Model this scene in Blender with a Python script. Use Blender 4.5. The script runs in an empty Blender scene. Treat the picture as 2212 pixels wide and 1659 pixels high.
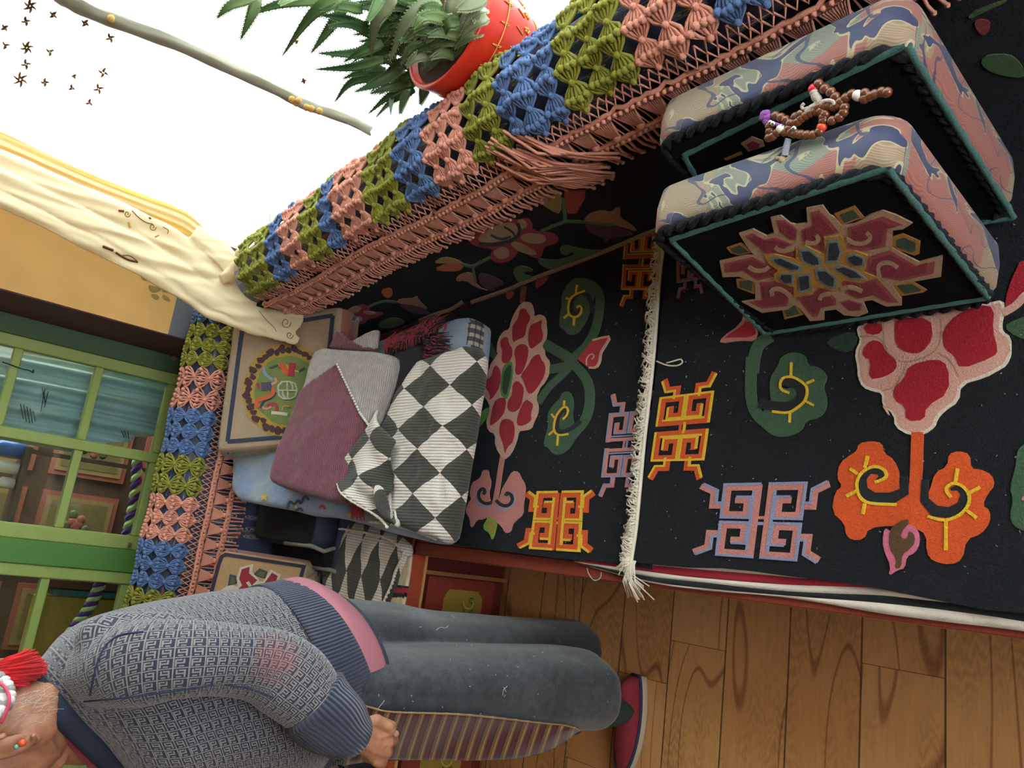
import bpy, bmesh, math, random
from mathutils import Vector, Matrix, noise
from mathutils.geometry import tessellate_polygon, barycentric_transform
from mathutils.bvhtree import BVHTree
random.seed(7)
S = bpy.context.scene
COL = S.collection
V = Vector
PI = math.pi
# ------------------------------------------------------------------ camera
FPX, IW, IH = 1658.41, 2212.0, 1659.0
CAM = V((0.0, 0.0, 1.6))
RM = Matrix(((0.126916865, -0.655031261, -0.744866536), (0.966217985, -0.088175164, 0.242173380), (-0.224309864, -0.750439329, 0.621712070)))   # world -> camera
cd = bpy.data.cameras.new('camera'); cam = bpy.data.objects.new('camera', cd); COL.objects.link(cam)
cd.sensor_fit = 'HORIZONTAL'; cd.sensor_width = 36.0; cd.lens = FPX / IW * 36.0
cd.clip_start = 0.02; cd.clip_end = 60
M4 = RM.transposed().to_4x4(); M4.translation = CAM; cam.matrix_world = M4
S.camera = cam
# ------------------------------------------------------------------ sky, exposure
w = bpy.data.worlds.new('world'); S.world = w; w.use_nodes = True
bg = w.node_tree.nodes['Background']; bg.inputs[0].default_value = (0.93, 0.97, 1.0, 1); bg.inputs[1].default_value = 9.0
S.view_settings.view_transform = 'Standard'; S.view_settings.look = 'None'
S.view_settings.exposure = 0.38; S.view_settings.gamma = 1.0; S.view_settings.use_curve_mapping = False
S.cycles.use_denoising = True
S.cycles.max_bounces = 8; S.cycles.diffuse_bounces = 5; S.cycles.transparent_max_bounces = 24
S.cycles.caustics_reflective = False; S.cycles.caustics_refractive = False
S.cycles.sample_clamp_indirect = 6.0

# ------------------------------------------------------------------ photo geometry helpers
def ray(x, y):
    return RM.transposed() @ V((x - IW / 2, -(y - IH / 2), -FPX))
def onz(x, y, z):
    d = ray(x, y); return CAM + d * ((z - CAM.z) / d.z)
def ony(x, y, Y):
    d = ray(x, y); return CAM + d * (Y / d.y)
def onx(x, y, X):
    d = ray(x, y); return CAM + d * (X / d.x)
def onp(x, y, p, n):
    d = ray(x, y); return CAM + d * ((p - CAM).dot(n) / d.dot(n))
ZON = {'r': (0, 0, 1), 'z4': (800, 350, .36166), 'z5': (900, 750, .36166), 'z51': (1000, 480, .25316), 'z6': (1400, 750, .36709),
       'z3': (1350, 250, .39182), 'zf': (1520, 420, .25316), 'zc': (350, 500, .36166), 'zt': (480, 680, .19288), 'zb': (350, 1000, .29385),
       'zw': (0, 500, .27125), 'zn': (1700, 0, .23146), 'za': (400, 0, .36166), 'zp': (600, 1150, .36166)}
def px(z, pts):
    a, b, s = ZON[z]
    return [(a + x * s, b + y * s) for x, y in pts]

# ------------------------------------------------------------------ scene helpers
def srgb(c):
    if isinstance(c, str):
        c = [int(c[i:i + 2], 16) for i in (0, 2, 4)]
    return tuple((v / 255 / 12.92 if v / 255 <= .04045 else ((v / 255 + .055) / 1.055) ** 2.4) for v in c)
class E:
    """a shader value with arithmetic"""
    def __init__(s, g, v): s.g = g; s.v = v
    def op(s, o, *a):
        n = s.g.nodes.new('ShaderNodeMath'); n.operation = o
        for i, x in enumerate((s,) + a):
            x = x.v if isinstance(x, E) else x
            if isinstance(x, (int, float)): n.inputs[i].default_value = x
            else: s.g.links.new(x, n.inputs[i])
        return E(s.g, n.outputs[0])
    def __add__(s, o): return s.op('ADD', o)
    def __sub__(s, o): return s.op('SUBTRACT', o)
    def __mul__(s, o): return s.op('MULTIPLY', o)
    def __truediv__(s, o): return s.op('DIVIDE', o)
    def __gt__(s, o): return s.op('GREATER_THAN', o)
    def __lt__(s, o): return s.op('LESS_THAN', o)
    def floor(s): return s.op('FLOOR')
    def fract(s): return s.op('FRACT')
    def sin(s): return s.op('SINE')
    def abs(s): return s.op('ABSOLUTE')
    def mod(s, o): return s.op('FLOORED_MODULO', o)
    def max(s, o): return s.op('MAXIMUM', o)
    def min(s, o): return s.op('MINIMUM', o)
    def step(s, a, b):
        n = s.g.nodes.new('ShaderNodeMapRange'); n.interpolation_type = 'SMOOTHSTEP'
        s.g.links.new(s.v, n.inputs[0]); n.inputs[1].default_value = a; n.inputs[2].default_value = b
        return E(s.g, n.outputs[0])
class Mt:
    def __init__(s, name):
        s.m = bpy.data.materials.new(name); s.m.use_nodes = True; s.g = s.m.node_tree
        s.b = s.g.nodes['Principled BSDF']; s.out = s.g.nodes['Material Output']
        s.tc = s.g.nodes.new('ShaderNodeTexCoord')
    def coord(s, kind='Object', scale=(1, 1, 1), rot=(0, 0, 0)):
        n = s.g.nodes.new('ShaderNodeMapping'); n.inputs[3].default_value = scale; n.inputs[2].default_value = rot
        s.g.links.new(s.tc.outputs[kind], n.inputs[0]); return n.outputs[0]
    def xyz(s, c):
        n = s.g.nodes.new('ShaderNodeSeparateXYZ'); s.g.links.new(c, n.inputs[0]); return [E(s.g, o) for o in n.outputs]
    def noise(s, c, scale, detail=3, rough=.5, dist=0):
        n = s.g.nodes.new('ShaderNodeTexNoise'); n.inputs['Scale'].default_value = scale; n.inputs['Detail'].default_value = detail
        n.inputs['Roughness'].default_value = rough; n.inputs['Distortion'].default_value = dist
        s.g.links.new(c, n.inputs['Vector']); return E(s.g, n.outputs['Fac'])
    def voro(s, c, scale, feat='F1', out='Distance'):
        n = s.g.nodes.new('ShaderNodeTexVoronoi'); n.feature = feat; n.inputs['Scale'].default_value = scale
        s.g.links.new(c, n.inputs['Vector']); return E(s.g, n.outputs[out])
    def comb(s, x, y, z=0):
        n = s.g.nodes.new('ShaderNodeCombineXYZ')
        for i, a in enumerate((x, y, z)):
            if isinstance(a, E): s.g.links.new(a.v, n.inputs[i])
            else: n.inputs[i].default_value = a
        return n.outputs[0]
    def col(s, c):
        if isinstance(c, (str, tuple)) :
            n = s.g.nodes.new('ShaderNodeRGB'); n.outputs[0].default_value = (*(srgb(c) if isinstance(c, str) else c[:3]), 1); return n.outputs[0]
        return c
    def mix(s, f, a, b):
        n = s.g.nodes.new('ShaderNodeMix'); n.data_type = 'RGBA'
        if isinstance(f, E): s.g.links.new(f.v, n.inputs[0])
        else: n.inputs[0].default_value = f
        s.g.links.new(s.col(a), n.inputs[6]); s.g.links.new(s.col(b), n.inputs[7]); return n.outputs[2]
    def shade(s, c, f, lo=.7, hi=1.25):
        """multiply colour c by lo..hi following f"""
        k = f * (hi - lo) + lo
        n = s.g.nodes.new('ShaderNodeVectorMath'); n.operation = 'SCALE'
        s.g.links.new(s.col(c), n.inputs[0]); s.g.links.new(k.v, n.inputs['Scale']); return n.outputs[0]
    def bump(s, h, strength=.4, dist=.002):
        n = s.g.nodes.new('ShaderNodeBump'); n.inputs['Strength'].default_value = strength; n.inputs['Distance'].default_value = dist
        s.g.links.new(h.v, n.inputs['Height']); s.g.links.new(n.outputs[0], s.b.inputs['Normal']); return s
    def fin(s, c, rough=.9, sheen=0, metal=0, spec=.3):
        s.g.links.new(s.col(c), s.b.inputs['Base Color']); s.b.inputs['Roughness'].default_value = rough
        s.b.inputs['Metallic'].default_value = metal; s.b.inputs['Specular IOR Level'].default_value = spec
        if sheen: s.b.inputs['Sheen Weight'].default_value = sheen; s.b.inputs['Sheen Roughness'].default_value = .6
        return s.m
CACHE = {}
def pile(c, lo=.5, hi=1.45, scale=380, bump=.9, sheen=.12):
    """woven wool pile of one colour"""
    k = ('pile', c, scale)
    if k not in CACHE:
        t = Mt('wool_pile_' + c); o = t.coord(); n = t.noise(o, scale, 3, .7); n2 = t.noise(o, 22, 3)
        t.bump(n, bump, .004); CACHE[k] = t.fin(t.shade(t.shade(c, n, lo, hi), n2, .86, 1.14), .95, sheen, spec=.12)
    return CACHE[k]
def yarn(c, s=500):
    k = ('yarn', c)
    if k not in CACHE:
        t = Mt('cotton_yarn_' + c); o = t.coord(); n = t.noise(o, s, 2); t.bump(n, .5, .002)
        CACHE[k] = t.fin(t.shade(c, n, .8, 1.15), .85, .1, spec=.2)
    return CACHE[k]
def plain(name, c, rough=.6, var=.15, scale=30, metal=0, spec=.4, bump=0):
    k = ('plain', name)
    if k not in CACHE:
        t = Mt(name); o = t.coord(); n = t.noise(o, scale, 4, .6)
        if bump: t.bump(n, bump, .003)
        CACHE[k] = t.fin(t.shade(c, n, 1 - var, 1 + var), rough, 0, metal, spec)
    return CACHE[k]

class MB:
    """collects shapes into one mesh; positions in world metres"""
    def __init__(s): s.v = []; s.f = []; s.m = []; s.uv = []; s.sm = []
    def add(s, vs, fs, mi=0, uvs=None, smooth=True):
        o = len(s.v); s.v += [V(p) for p in vs]
        for k, f in enumerate(fs):
            s.f.append([o + i for i in f]); s.m.append(mi); s.sm.append(smooth)
            s.uv.append(uvs[k] if uvs else None)
        return s
    def box(s, lo, hi, mi=0, ax=None, org=None):
        p = [V((x, y, z)) for x in (lo[0], hi[0]) for y in (lo[1], hi[1]) for z in (lo[2], hi[2])]
        if ax: p = [org + ax[0] * q.x + ax[1] * q.y + ax[2] * q.z for q in p]
        return s.add(p, [(0, 1, 3, 2), (4, 6, 7, 5), (0, 4, 5, 1), (2, 3, 7, 6), (0, 2, 6, 4), (1, 5, 7, 3)], mi, None, False)
    def loft(s, rings, mi=0, closed=True, caps=True, uvs=None, smooth=True):
        n = len(rings[0]); vs = [p for r in rings for p in r]; fs = []; us = []
        for i in range(len(rings) - 1):
            for j in range(n if closed else n - 1):
                k = (j + 1) % n
                fs.append((i * n + j, i * n + k, (i + 1) * n + k, (i + 1) * n + j))
                if uvs:
                    u0, v0 = uvs(i, j); u1, v1 = uvs(i + 1, j + 1); us.append(((u0, v0), (u1, v0), (u1, v1), (u0, v1)))
                else: us.append(None)
        if caps:
            fs.append(tuple(range(n))[::-1]); fs.append(tuple((len(rings) - 1) * n + j for j in range(n))); us += [None, None]
        return s.add(vs, fs, mi, us, smooth)
    def tube(s, pts, r, n=6, mi=0, caps=True, up=None):
        pts = [V(p) for p in pts]; rings = []; L = 0; d = []
        if not isinstance(r, (list, tuple)): r = [r] * len(pts)
        pn = None
        for i, p in enumerate(pts):
            t = (pts[min(i + 1, len(pts) - 1)] - pts[max(i - 1, 0)])
            t = t.normalized() if t.length > 1e-9 else V((0, 0, 1))
            if pn is None:
                a = up or (V((0, 0, 1)) if abs(t.z) < .9 else V((1, 0, 0)))
                pn = (a - t * a.dot(t)).normalized()
            else:
                pn = pn - t * pn.dot(t); pn = pn.normalized() if pn.length > 1e-9 else t.orthogonal().normalized()
            b = t.cross(pn)
            if i: L += (p - pts[i - 1]).length
            d.append(L)
            rings.append([p + (pn * math.cos(2 * PI * j / n) + b * math.sin(2 * PI * j / n)) * r[i] for j in range(n)])
        rr = max(r)
        return s.loft(rings, mi, True, caps, lambda i, j: (2 * PI * j / n * rr, d[i]))
    def grid(s, nu, nv, fn, mi=0, uvs=None):
        vs = [fn(i / nu, j / nv) for i in range(nu + 1) for j in range(nv + 1)]
        fs = []; us = []
        for i in range(nu):
            for j in range(nv):
                a = i * (nv + 1) + j
                fs.append((a, a + 1, a + nv + 2, a + nv + 1))
                us.append([uvs(i / nu, j / nv), uvs(i / nu, (j + 1) / nv), uvs((i + 1) / nu, (j + 1) / nv), uvs((i + 1) / nu, j / nv)] if uvs else None)
        return s.add(vs, fs, mi, us)
    def sphere(s, c, r, nu=8, nv=6, mi=0, ax=None):
        r = r if isinstance(r, (tuple, list)) else (r, r, r)
        ax = ax or (V((1, 0, 0)), V((0, 1, 0)), V((0, 0, 1)))
        c = V(c); rings = []
        for i in range(nv + 1):
            a = PI * min(max(i / nv, .001), .999)
            rings.append([c + ax[0] * (r[0] * math.sin(a) * math.cos(2 * PI * j / nu)) + ax[1] * (r[1] * math.sin(a) * math.sin(2 * PI * j / nu)) - ax[2] * (r[2] * math.cos(a)) for j in range(nu)])
        return s.loft(rings, mi)
    def poly(s, pts, n, h, mi=0, skirt=True):
        """flat filled outline raised by h along n, with a skirt down to its plane"""
        pts = [V(p) for p in pts]
        a = n.orthogonal().normalized(); b = n.cross(a)
        flat = [V((p.dot(a), p.dot(b), 0)) for p in pts]
        tris = tessellate_polygon([flat])
        top = [p + n * h for p in pts]
        fs = []
        for t in tris:
            A, B, C_ = (flat[i] for i in t)
            fs.append(t if (B - A).cross(C_ - A).z > 0 else (t[0], t[2], t[1]))
        s.add(top, fs, mi, None, False)
        if skirt:
            area = sum(flat[i].x * flat[(i + 1) % len(flat)].y - flat[(i + 1) % len(flat)].x * flat[i].y for i in range(len(flat)))
            k = len(pts); q = [(i, (i + 1) % k, k + (i + 1) % k, k + i) for i in range(k)]
            if area < 0: q = [f[::-1] for f in q]
            s.add(pts + top, q, mi, None, False)
        return s
    def build(s, name, mats, parent=None, bevel=0, segs=3, subd=0, origin=None, solid=0):
        me = bpy.data.meshes.new(name)
        if parent is not None: o0 = parent.matrix_world.translation if False else V(parent['_o'])
        elif origin is not None: o0 = V(origin)
        else:
            lo = [min(p[i] for p in s.v) for i in range(3)]; hi = [max(p[i] for p in s.v) for i in range(3)]
            o0 = V(((lo[0] + hi[0]) / 2, (lo[1] + hi[1]) / 2, lo[2]))
        me.from_pydata([tuple(p - o0) for p in s.v], [], s.f); me.update()
        if not isinstance(mats, (list, tuple)): mats = [mats]
        for m in mats: me.materials.append(m)
        me.polygons.foreach_set('material_index', s.m); me.polygons.foreach_set('use_smooth', s.sm)
        if any(u is not None for u in s.uv):
            ul = me.uv_layers.new(name='UVMap'); flat = []
            for f, u in zip(s.f, s.uv):
                for k in range(len(f)): flat += list(u[k]) if u is not None else [0.0, 0.0]
            ul.data.foreach_set('uv', flat)
        ob = bpy.data.objects.new(name, me); COL.objects.link(ob)
        if parent is None: ob.location = o0; ob['_o'] = list(o0)
        else: ob.parent = parent; ob['_o'] = list(o0)
        if bevel:
            b = ob.modifiers.new('bevel', 'BEVEL'); b.width = bevel; b.segments = segs; b.limit_method = 'ANGLE'
        if solid:
            b = ob.modifiers.new('solid', 'SOLIDIFY'); b.thickness = solid; b.offset = -1
        if subd:
            b = ob.modifiers.new('subd', 'SUBSURF'); b.levels = subd; b.render_levels = subd
        return ob
def tag(o, label=None, cat=None, group=None, kind=None):
    if label: o['label'] = label
    if cat: o['category'] = cat
    if group: o['group'] = group
    if kind: o['kind'] = kind
    return o
def thing(name, label, cat, loc, group=None):
    o = bpy.data.objects.new(name, None); COL.objects.link(o); o.location = loc; o['_o'] = list(loc)
    o.empty_display_size = .05
    return tag(o, label, cat, group)
def struct(name, mb, mats, label, **k):
    o = mb.build(name, mats, **k); return tag(o, label, None, None, 'structure')
def box(lo, hi): return MB().box(lo, hi)
def chaikin(p, it=1, closed=True):
    for _ in range(it):
        q = []
        for i in range(len(p) if closed else len(p) - 1):
            a, b = p[i], p[(i + 1) % len(p)]
            q.append((a[0] * .75 + b[0] * .25, a[1] * .75 + b[1] * .25)); q.append((a[0] * .25 + b[0] * .75, a[1] * .25 + b[1] * .75))
        if not closed: q = [p[0]] + q + [p[-1]]
        p = q
    return p
def stroke(pts, wd, closed=False):
    """outline of a line of width wd (number or list) through 2D points"""
    n = len(pts); L = []; R_ = []
    ws = wd if isinstance(wd, (list, tuple)) else [wd] * n
    for i in range(n):
        a = pts[max(i - 1, 0)]; b = pts[min(i + 1, n - 1)]; p = pts[i]
        d1 = V((p[0] - a[0], p[1] - a[1])); d2 = V((b[0] - p[0], b[1] - p[1]))
        d1 = d1.normalized() if d1.length > 1e-9 else d2.normalized(); d2 = d2.normalized() if d2.length > 1e-9 else d1
        m = d1 + d2; m = m.normalized() if m.length > 1e-6 else d1
        nn = V((-m.y, m.x)); c = max(.5, nn.dot(V((-d1.y, d1.x))))
        h = ws[i] / 2 / c
        L.append((p[0] + nn.x * h, p[1] + nn.y * h)); R_.append((p[0] - nn.x * h, p[1] - nn.y * h))
    return L, R_
def spline(pts, n):
    """n points along a Catmull-Rom curve"""
    pts = [V(p) for p in pts]; m = len(pts) - 1; out = []
    for k in range(n):
        t = k / (n - 1) * m; i = min(int(t), m - 1); f = t - i
        p1, p2 = pts[i], pts[i + 1]; p0 = pts[i - 1] if i > 0 else p1 * 2 - p2; p3 = pts[i + 2] if i + 2 <= m else p2 * 2 - p1
        out.append(.5 * ((2 * p1) + (p2 - p0) * f + (2 * p0 - 5 * p1 + 4 * p2 - p3) * f * f + (3 * p1 - p0 - 3 * p2 + p3) * f ** 3))
    return out
def remeshed(mb, vox, smooth=4, lap=.5):
    """one closed skin around everything collected in mb"""
    me = bpy.data.meshes.new('tmp'); me.from_pydata([tuple(p) for p in mb.v], [], mb.f)
    ob = bpy.data.objects.new('tmp', me); COL.objects.link(ob)
    r = ob.modifiers.new('r', 'REMESH'); r.mode = 'VOXEL'; r.voxel_size = vox
    if smooth:
        q = ob.modifiers.new('s', 'SMOOTH'); q.factor = lap; q.iterations = smooth
    dg = bpy.context.evaluated_depsgraph_get(); ev = ob.evaluated_get(dg); m2 = ev.to_mesh()
    out = MB(); out.add([v.co.copy() for v in m2.vertices], [tuple(p.vertices) for p in m2.polygons])
    ev.to_mesh_clear(); bpy.data.objects.remove(ob); bpy.data.meshes.remove(me)
    return out
# ================================================================== THE ROOM
def wood_floor():
    t = Mt('parquet_floor'); x, y, z = t.xyz(t.coord()); pw = .155
    r = (y - (1.204 - pw * 20)) / pw; row = r.floor(); fr = r.fract()
    rnd = (row * 12.9898).sin() * 43758.5453; rnd = rnd.fract()
    lx = (x + rnd * 3.7) / .66; pl = lx.floor(); fx = lx.fract()
    rn2 = ((row * 7.31 + pl * 3.77).sin() * 9137.3).fract()
    off = rn2 * 9
    c = t.comb(x * .55 + off, y * 3.0 + off * 2, rn2 * 5)
    n = t.noise(c, 1.9, 1, .4, .15)
    ring = ((n * 8.5).fract() - .5).abs()
    line = ring.step(.01, .075)
    fine = t.noise(t.comb(x * 14, y * 160, rn2), 1.0, 3, .7)
    wav = ((x * 210 + t.noise(t.comb(x * 9, y * 55, rn2), 1.0, 2) * 26).sin() * .5 + .5) * t.noise(t.comb(x * 4, y * 14, rn2 * 3), 1.0, 2).step(.42, .68)
    base = t.mix(rn2, 'b57f4d', 'c5935f')
    base = t.mix(line * .65 + .35, '6b3d22', base)
    base = t.shade(base, fine, .72, 1.2); base = t.shade(base, wav, 1.02, .78)
    gap = (fr < .012).max(fr > .988).max(fx < .0022)
    base = t.mix(gap * .8, base, '2a1710')
    t.bump(fine * .3 - gap, .25, .002)
    return t.fin(base, .42, spec=.45)
GREEN_L = plain('light_green_paint', '93a85a', .55, .12, 40, bump=.15)
GREEN_D = plain('dark_green_paint', '3e5a3a', .6, .15, 25, bump=.15)
GREEN_M = plain('mid_green_paint', '4f8038', .55, .12, 25, bump=.1)
WHITE = plain('ceiling_boards', '6f5a42', .9, .08, 8)
def painted_wall():
    t = Mt('painted_wall_bands'); x, y, z = t.xyz(t.coord()); n = t.noise(t.coord(), 6, 5, .6); n2 = t.noise(t.coord(), 90, 2)
    zt, zg = 0.897, 0.822
    c = t.mix(z > zg, 'a5705c', '5c5f66'); c = t.mix(z > zt, c, 'bd955a')
    c = t.mix((z > 2.05) * .9, c, 'a58450')
    t.bump(n2, .1, .002)
    return t.fin(t.shade(c, n, .8, 1.15), .8, spec=.2)
PW = painted_wall()
MAROON = plain('maroon_reveal_paint', '5c3540', .75, .12, 20)
O0 = (0, 0, 0)
YB, YW = 2.68, 3.0
XR = .95
struct('floor', box((-2.4, -1.7, -.04), (XR + .4, 4.7, 0)), wood_floor(), 'brown wood parquet floor with dark cathedral grain', origin=O0)
struct('ceiling', box((-2.4, -1.7, 2.62), (XR + .4, 4.7, 2.7)), WHITE, 'brown board ceiling', origin=O0)
mb = MB()
mb.box((.5935, YB, 0), (XR, YW + .06, 2.62), 0)
mb.box((.590, YB + .004, 0), (.5935, YW + .06, 2.1), 1)
mb.box((-2.4, YB, 2.1), (.5935, YW + .06, 2.62), 0)
mb.box((-2.4, YB, 0), (.5935, YW + .06, .42), 0)
mb.box((-2.4, YB, .42), (-2.0, YW + .06, 2.1), 0)
# lotus scrolls painted on the yellow and white petals on the pink band
olive = plain('painted_olive_scroll', '7d6a35', .8, .1); dk = plain('painted_dark_line', '4a4034', .8, .1); whp = plain('painted_white_petal', 'd8b9a4', .8, .1)
def wallpoly(z, pts, m, h=.0008, it=2):
    mb.poly([ony(*p, YB) for p in chaikin(px(z, pts), it)], V((0, -1, 0)), h, m)
wallpoly('zw', [(1160, 300), (1200, 330), (1215, 370), (1180, 400), (1130, 385), (1118, 345), (1130, 320)], 2)
wallpoly('zw', [(1180, 420), (1230, 440), (1290, 430), (1285, 470), (1230, 490), (1185, 470)], 2)
wallpoly('zw', [(1290, 430), (1340, 435), (1360, 455), (1330, 490), (1290, 480)], 2)
wallpoly('zw', [(1200, 495), (1250, 500), (1275, 530), (1250, 548), (1210, 525)], 2)
wallpoly('zw', [(1290, 500), (1330, 510), (1365, 560), (1330, 555), (1300, 540)], 2)
wallpoly('zw', [(1190, 370), (1230, 360), (1260, 385), (1240, 410), (1195, 412)], 3, .0006)
wallpoly('zw', [(1200, 374), (1230, 366), (1252, 386), (1236, 404), (1200, 406)], 0, .0010)
wallpoly('zw', [(1330, 390), (1360, 410), (1405, 455), (1385, 440), (1340, 410)], 4, .0006)
for a in range(5):
    c = px('zw', [(1640, 620)])[0]; d = 1.9 + a * .42
    q = [(c[0] + 3 * math.cos(d), c[1] + 3 * math.sin(d) * 1.1), (c[0] + 16 * math.cos(d - .17), c[1] + 17 * math.sin(d - .17)), (c[0] + 22 * math.cos(d), c[1] + 24 * math.sin(d)), (c[0] + 16 * math.cos(d + .17), c[1] + 17 * math.sin(d + .17))]
    mb.poly([ony(*p, YB) for p in chaikin(q, 2)], V((0, -1, 0)), .0008, 5)
struct('wall_back', mb, [PW, MAROON, olive, plain('painted_line_olive', '5d4f2a', .8), dk, whp], 'yellow painted wall with grey and pink bands and a maroon window reveal', origin=O0)
WALLC = plain('ochre_wall', '8a7350', .9, .08, 6)
mb = MB()
mb.box((XR, -1.7, 0), (XR + .3, 4.7, .645)); mb.box((XR, -1.7, 2.42), (XR + .3, 4.7, 2.62))
mb.box((XR, 2.64, .64), (XR + .3, 3.1, 2.42), 1); mb.box((XR, -1.7, .64), (XR + .3, -1.5, 2.42)); mb.box((XR, 4.45, .64), (XR + .3, 4.7, 2.42))  # gap past the far pier added to daylight the room behind the panes
struct('wall_right', mb, [WALLC, plain('white_reveal', 'ecebe6', .8, .03)], 'wall under and around the big bright window', origin=O0)
mb = MB(); mb.box((-2.4, -1.7, 0), (-2.3, 4.7, 2.62)); struct('wall_left', mb, WALLC, 'ochre side wall', origin=O0)
mb = MB(); mb.box((-2.3, -1.7, 0), (XR, -1.62, .9)); mb.box((-2.3, -1.7, 2.4), (XR, -1.62, 2.62)); mb.box((-2.3, -1.7, .9), (-.5, -1.62, 2.4)); mb.box((.8, -1.7, .9), (XR, -1.62, 2.4))  # unseen opening, sized for how much daylight fill it lets in
struct('wall_front', mb, WALLC, 'ochre wall behind the viewer with an added opening for fill daylight', origin=O0)
mb = MB(); mb.box((-2.3, 4.6, 0), (XR, 4.7, 2.62)); struct('wall_far', mb, plain('dark_teal_wall', '45605a', .9, .1, 6), 'dull green wall of the room behind the panes', origin=O0)

GLASS = Mt('window_glass')
def glass():
    g = GLASS.g; tr = g.nodes.new('ShaderNodeBsdfTransparent'); tr.inputs[0].default_value = (.93, .97, .95, 1); gl = g.nodes.new('ShaderNodeBsdfGlossy'); gl.inputs['Roughness'].default_value = .03
    lw = g.nodes.new('ShaderNodeFresnel'); lw.inputs[0].default_value = 1.5; mx = g.nodes.new('ShaderNodeMixShader')
    k = E(g, lw.outputs[0]) * .6 + .04; g.links.new(k.v, mx.inputs[0]); g.links.new(tr.outputs[0], mx.inputs[1]); g.links.new(gl.outputs[0], mx.inputs[2]); g.links.new(mx.outputs[0], GLASS.out.inputs[0])
glass(); GLASS = GLASS.m
ZM = [.5045, .7556, 1.0065, 1.2574, 1.5083, 1.7592, 2.0]
def casement(x1, idx):
    """green glazed casement whose right edge is at x1"""
    x0 = x1 - .6545; root = tag(bpy.data.objects.new('window_%d' % idx, None), 'light green casement with small panes', None, None, 'structure')
    COL.objects.link(root); root.location = (x1, YW, .5); root['_o'] = [x1, YW, .5]
    f = MB(); y0, y1 = YW, YW + .04
    f.box((x1 - .0405, y0, .45), (x1, y1, 2.05)); f.box((x0, y0, .45), (x0 + .048, y1, 2.05))
    f.box((x0 + .048, y0, .45), (x1 - .0405, y1, .49)); f.box((x0 + .048, y0, 2.01), (x1 - .0405, y1, 2.05))
    f.build('sash_frame', GREEN_L, root, bevel=.004, segs=2)
    g = MB(); xm = x1 - .321
    g.box((xm - .0185, y0 + .004, .49), (xm + .0185, y1, 2.01))
    for z in ZM[1:-1]:
        g.box((x0 + .048, y0 + .006, z - .014), (xm - .0185, y1, z + .014)); g.box((xm + .0185, y0 + .006, z - .014), (x1 - .0405, y1, z + .014))
    g.build('glazing_bar', GREEN_L, root, bevel=.004, segs=2)
    MB().box((x0 + .03, y1 - .016, .47), (x1 - .03, y1 - .012, 2.03)).build('pane', GLASS, root)
for i, x1 in enumerate((.5245, -.209, -.9425)): casement(x1, i + 1)
struct('trim_1', box((.5245, YW - .004, .42), (.590, YW + .05, 2.1)), GREEN_D, 'dark green fixed window jamb', bevel=.003)
struct('trim_2', box((-.209, YW - .006, .42), (-.130, YW + .05, 2.1)), GREEN_M, 'mid green post between two casements', bevel=.003)
struct('trim_3', box((-.9425, YW - .006, .42), (-.8635, YW + .05, 2.1)), GREEN_M, 'mid green post further left', bevel=.003)
struct('trim_4', box((-2.0, YW, .42), (-1.597, YW + .05, 2.1)), GREEN_D, 'dark green end panel')
# catch hook on the upper pane, square nail plates
iron = plain('dark_iron', '2a2622', .5, .2, 60, .6)
hook = [ony(*p, YW - .006) for p in ((5, 782), (20, 787), (45, 796), (66, 801), (71, 806), (72, 798))]
tag(MB().tube(spline(hook, 14), .0022, 5).build('window_hook', iron), 'thin iron hook catch hanging on the upper green pane', 'hook')
nail = MB().box((-.008, -.002, -.008), (.008, .003, .008), 0, (V((.7, 0, .7)), V((0, 1, 0)), V((-.7, 0, .7))), ony(376, 774, YW - .004)).sphere(ony(376, 774, YW - .009), .004)
tag(nail.build('nail_plate', plain('brass_plate', '9a8b60', .4, .1, 50, .8)), 'small square brass plate nailed to the dark green jamb', 'nail')
nail = MB().box((-.009, -.002, -.006), (.009, .003, .006), 0, (V((1, 0, 0)), V((0, 1, 0)), V((0, 0, 1))), ony(280, 1178, YW - .004)).sphere(ony(280, 1178, YW - .009), .004)
tag(nail.build('nail_plate', plain('brass_plate', '9a8b60', .4, .1, 50, .8)), 'rusty nail plate on the bottom of the light green casement stile', 'nail')
# big window frame in the right wall (white wood, blown out by daylight)
mb = MB(); wx = XR + .24
for y in (-1.48, -.5, .45, 1.4, 2.62): mb.box((wx, y - .02, .65), (wx + .04, y + .02, 2.42))
for z in (.67, 2.4): mb.box((wx, -1.5, z - .02), (wx + .04, 2.64, z + .02))
struct('window_4', mb, plain('white_frame_paint', 'e8e6e0', .5), 'white frame of the big bright side window')
struct('window_5', box((wx + .015, -1.5, .65), (wx + .02, 2.64, 2.42)), GLASS, 'clear glass of the big side window')
struct('trim_5', box((.951, -1.5, .60), (XR + .22, 2.64, .66)), plain('sill_paint', 'e8e6e2', .6), 'window sill behind the bench back', bevel=.004)

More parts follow.
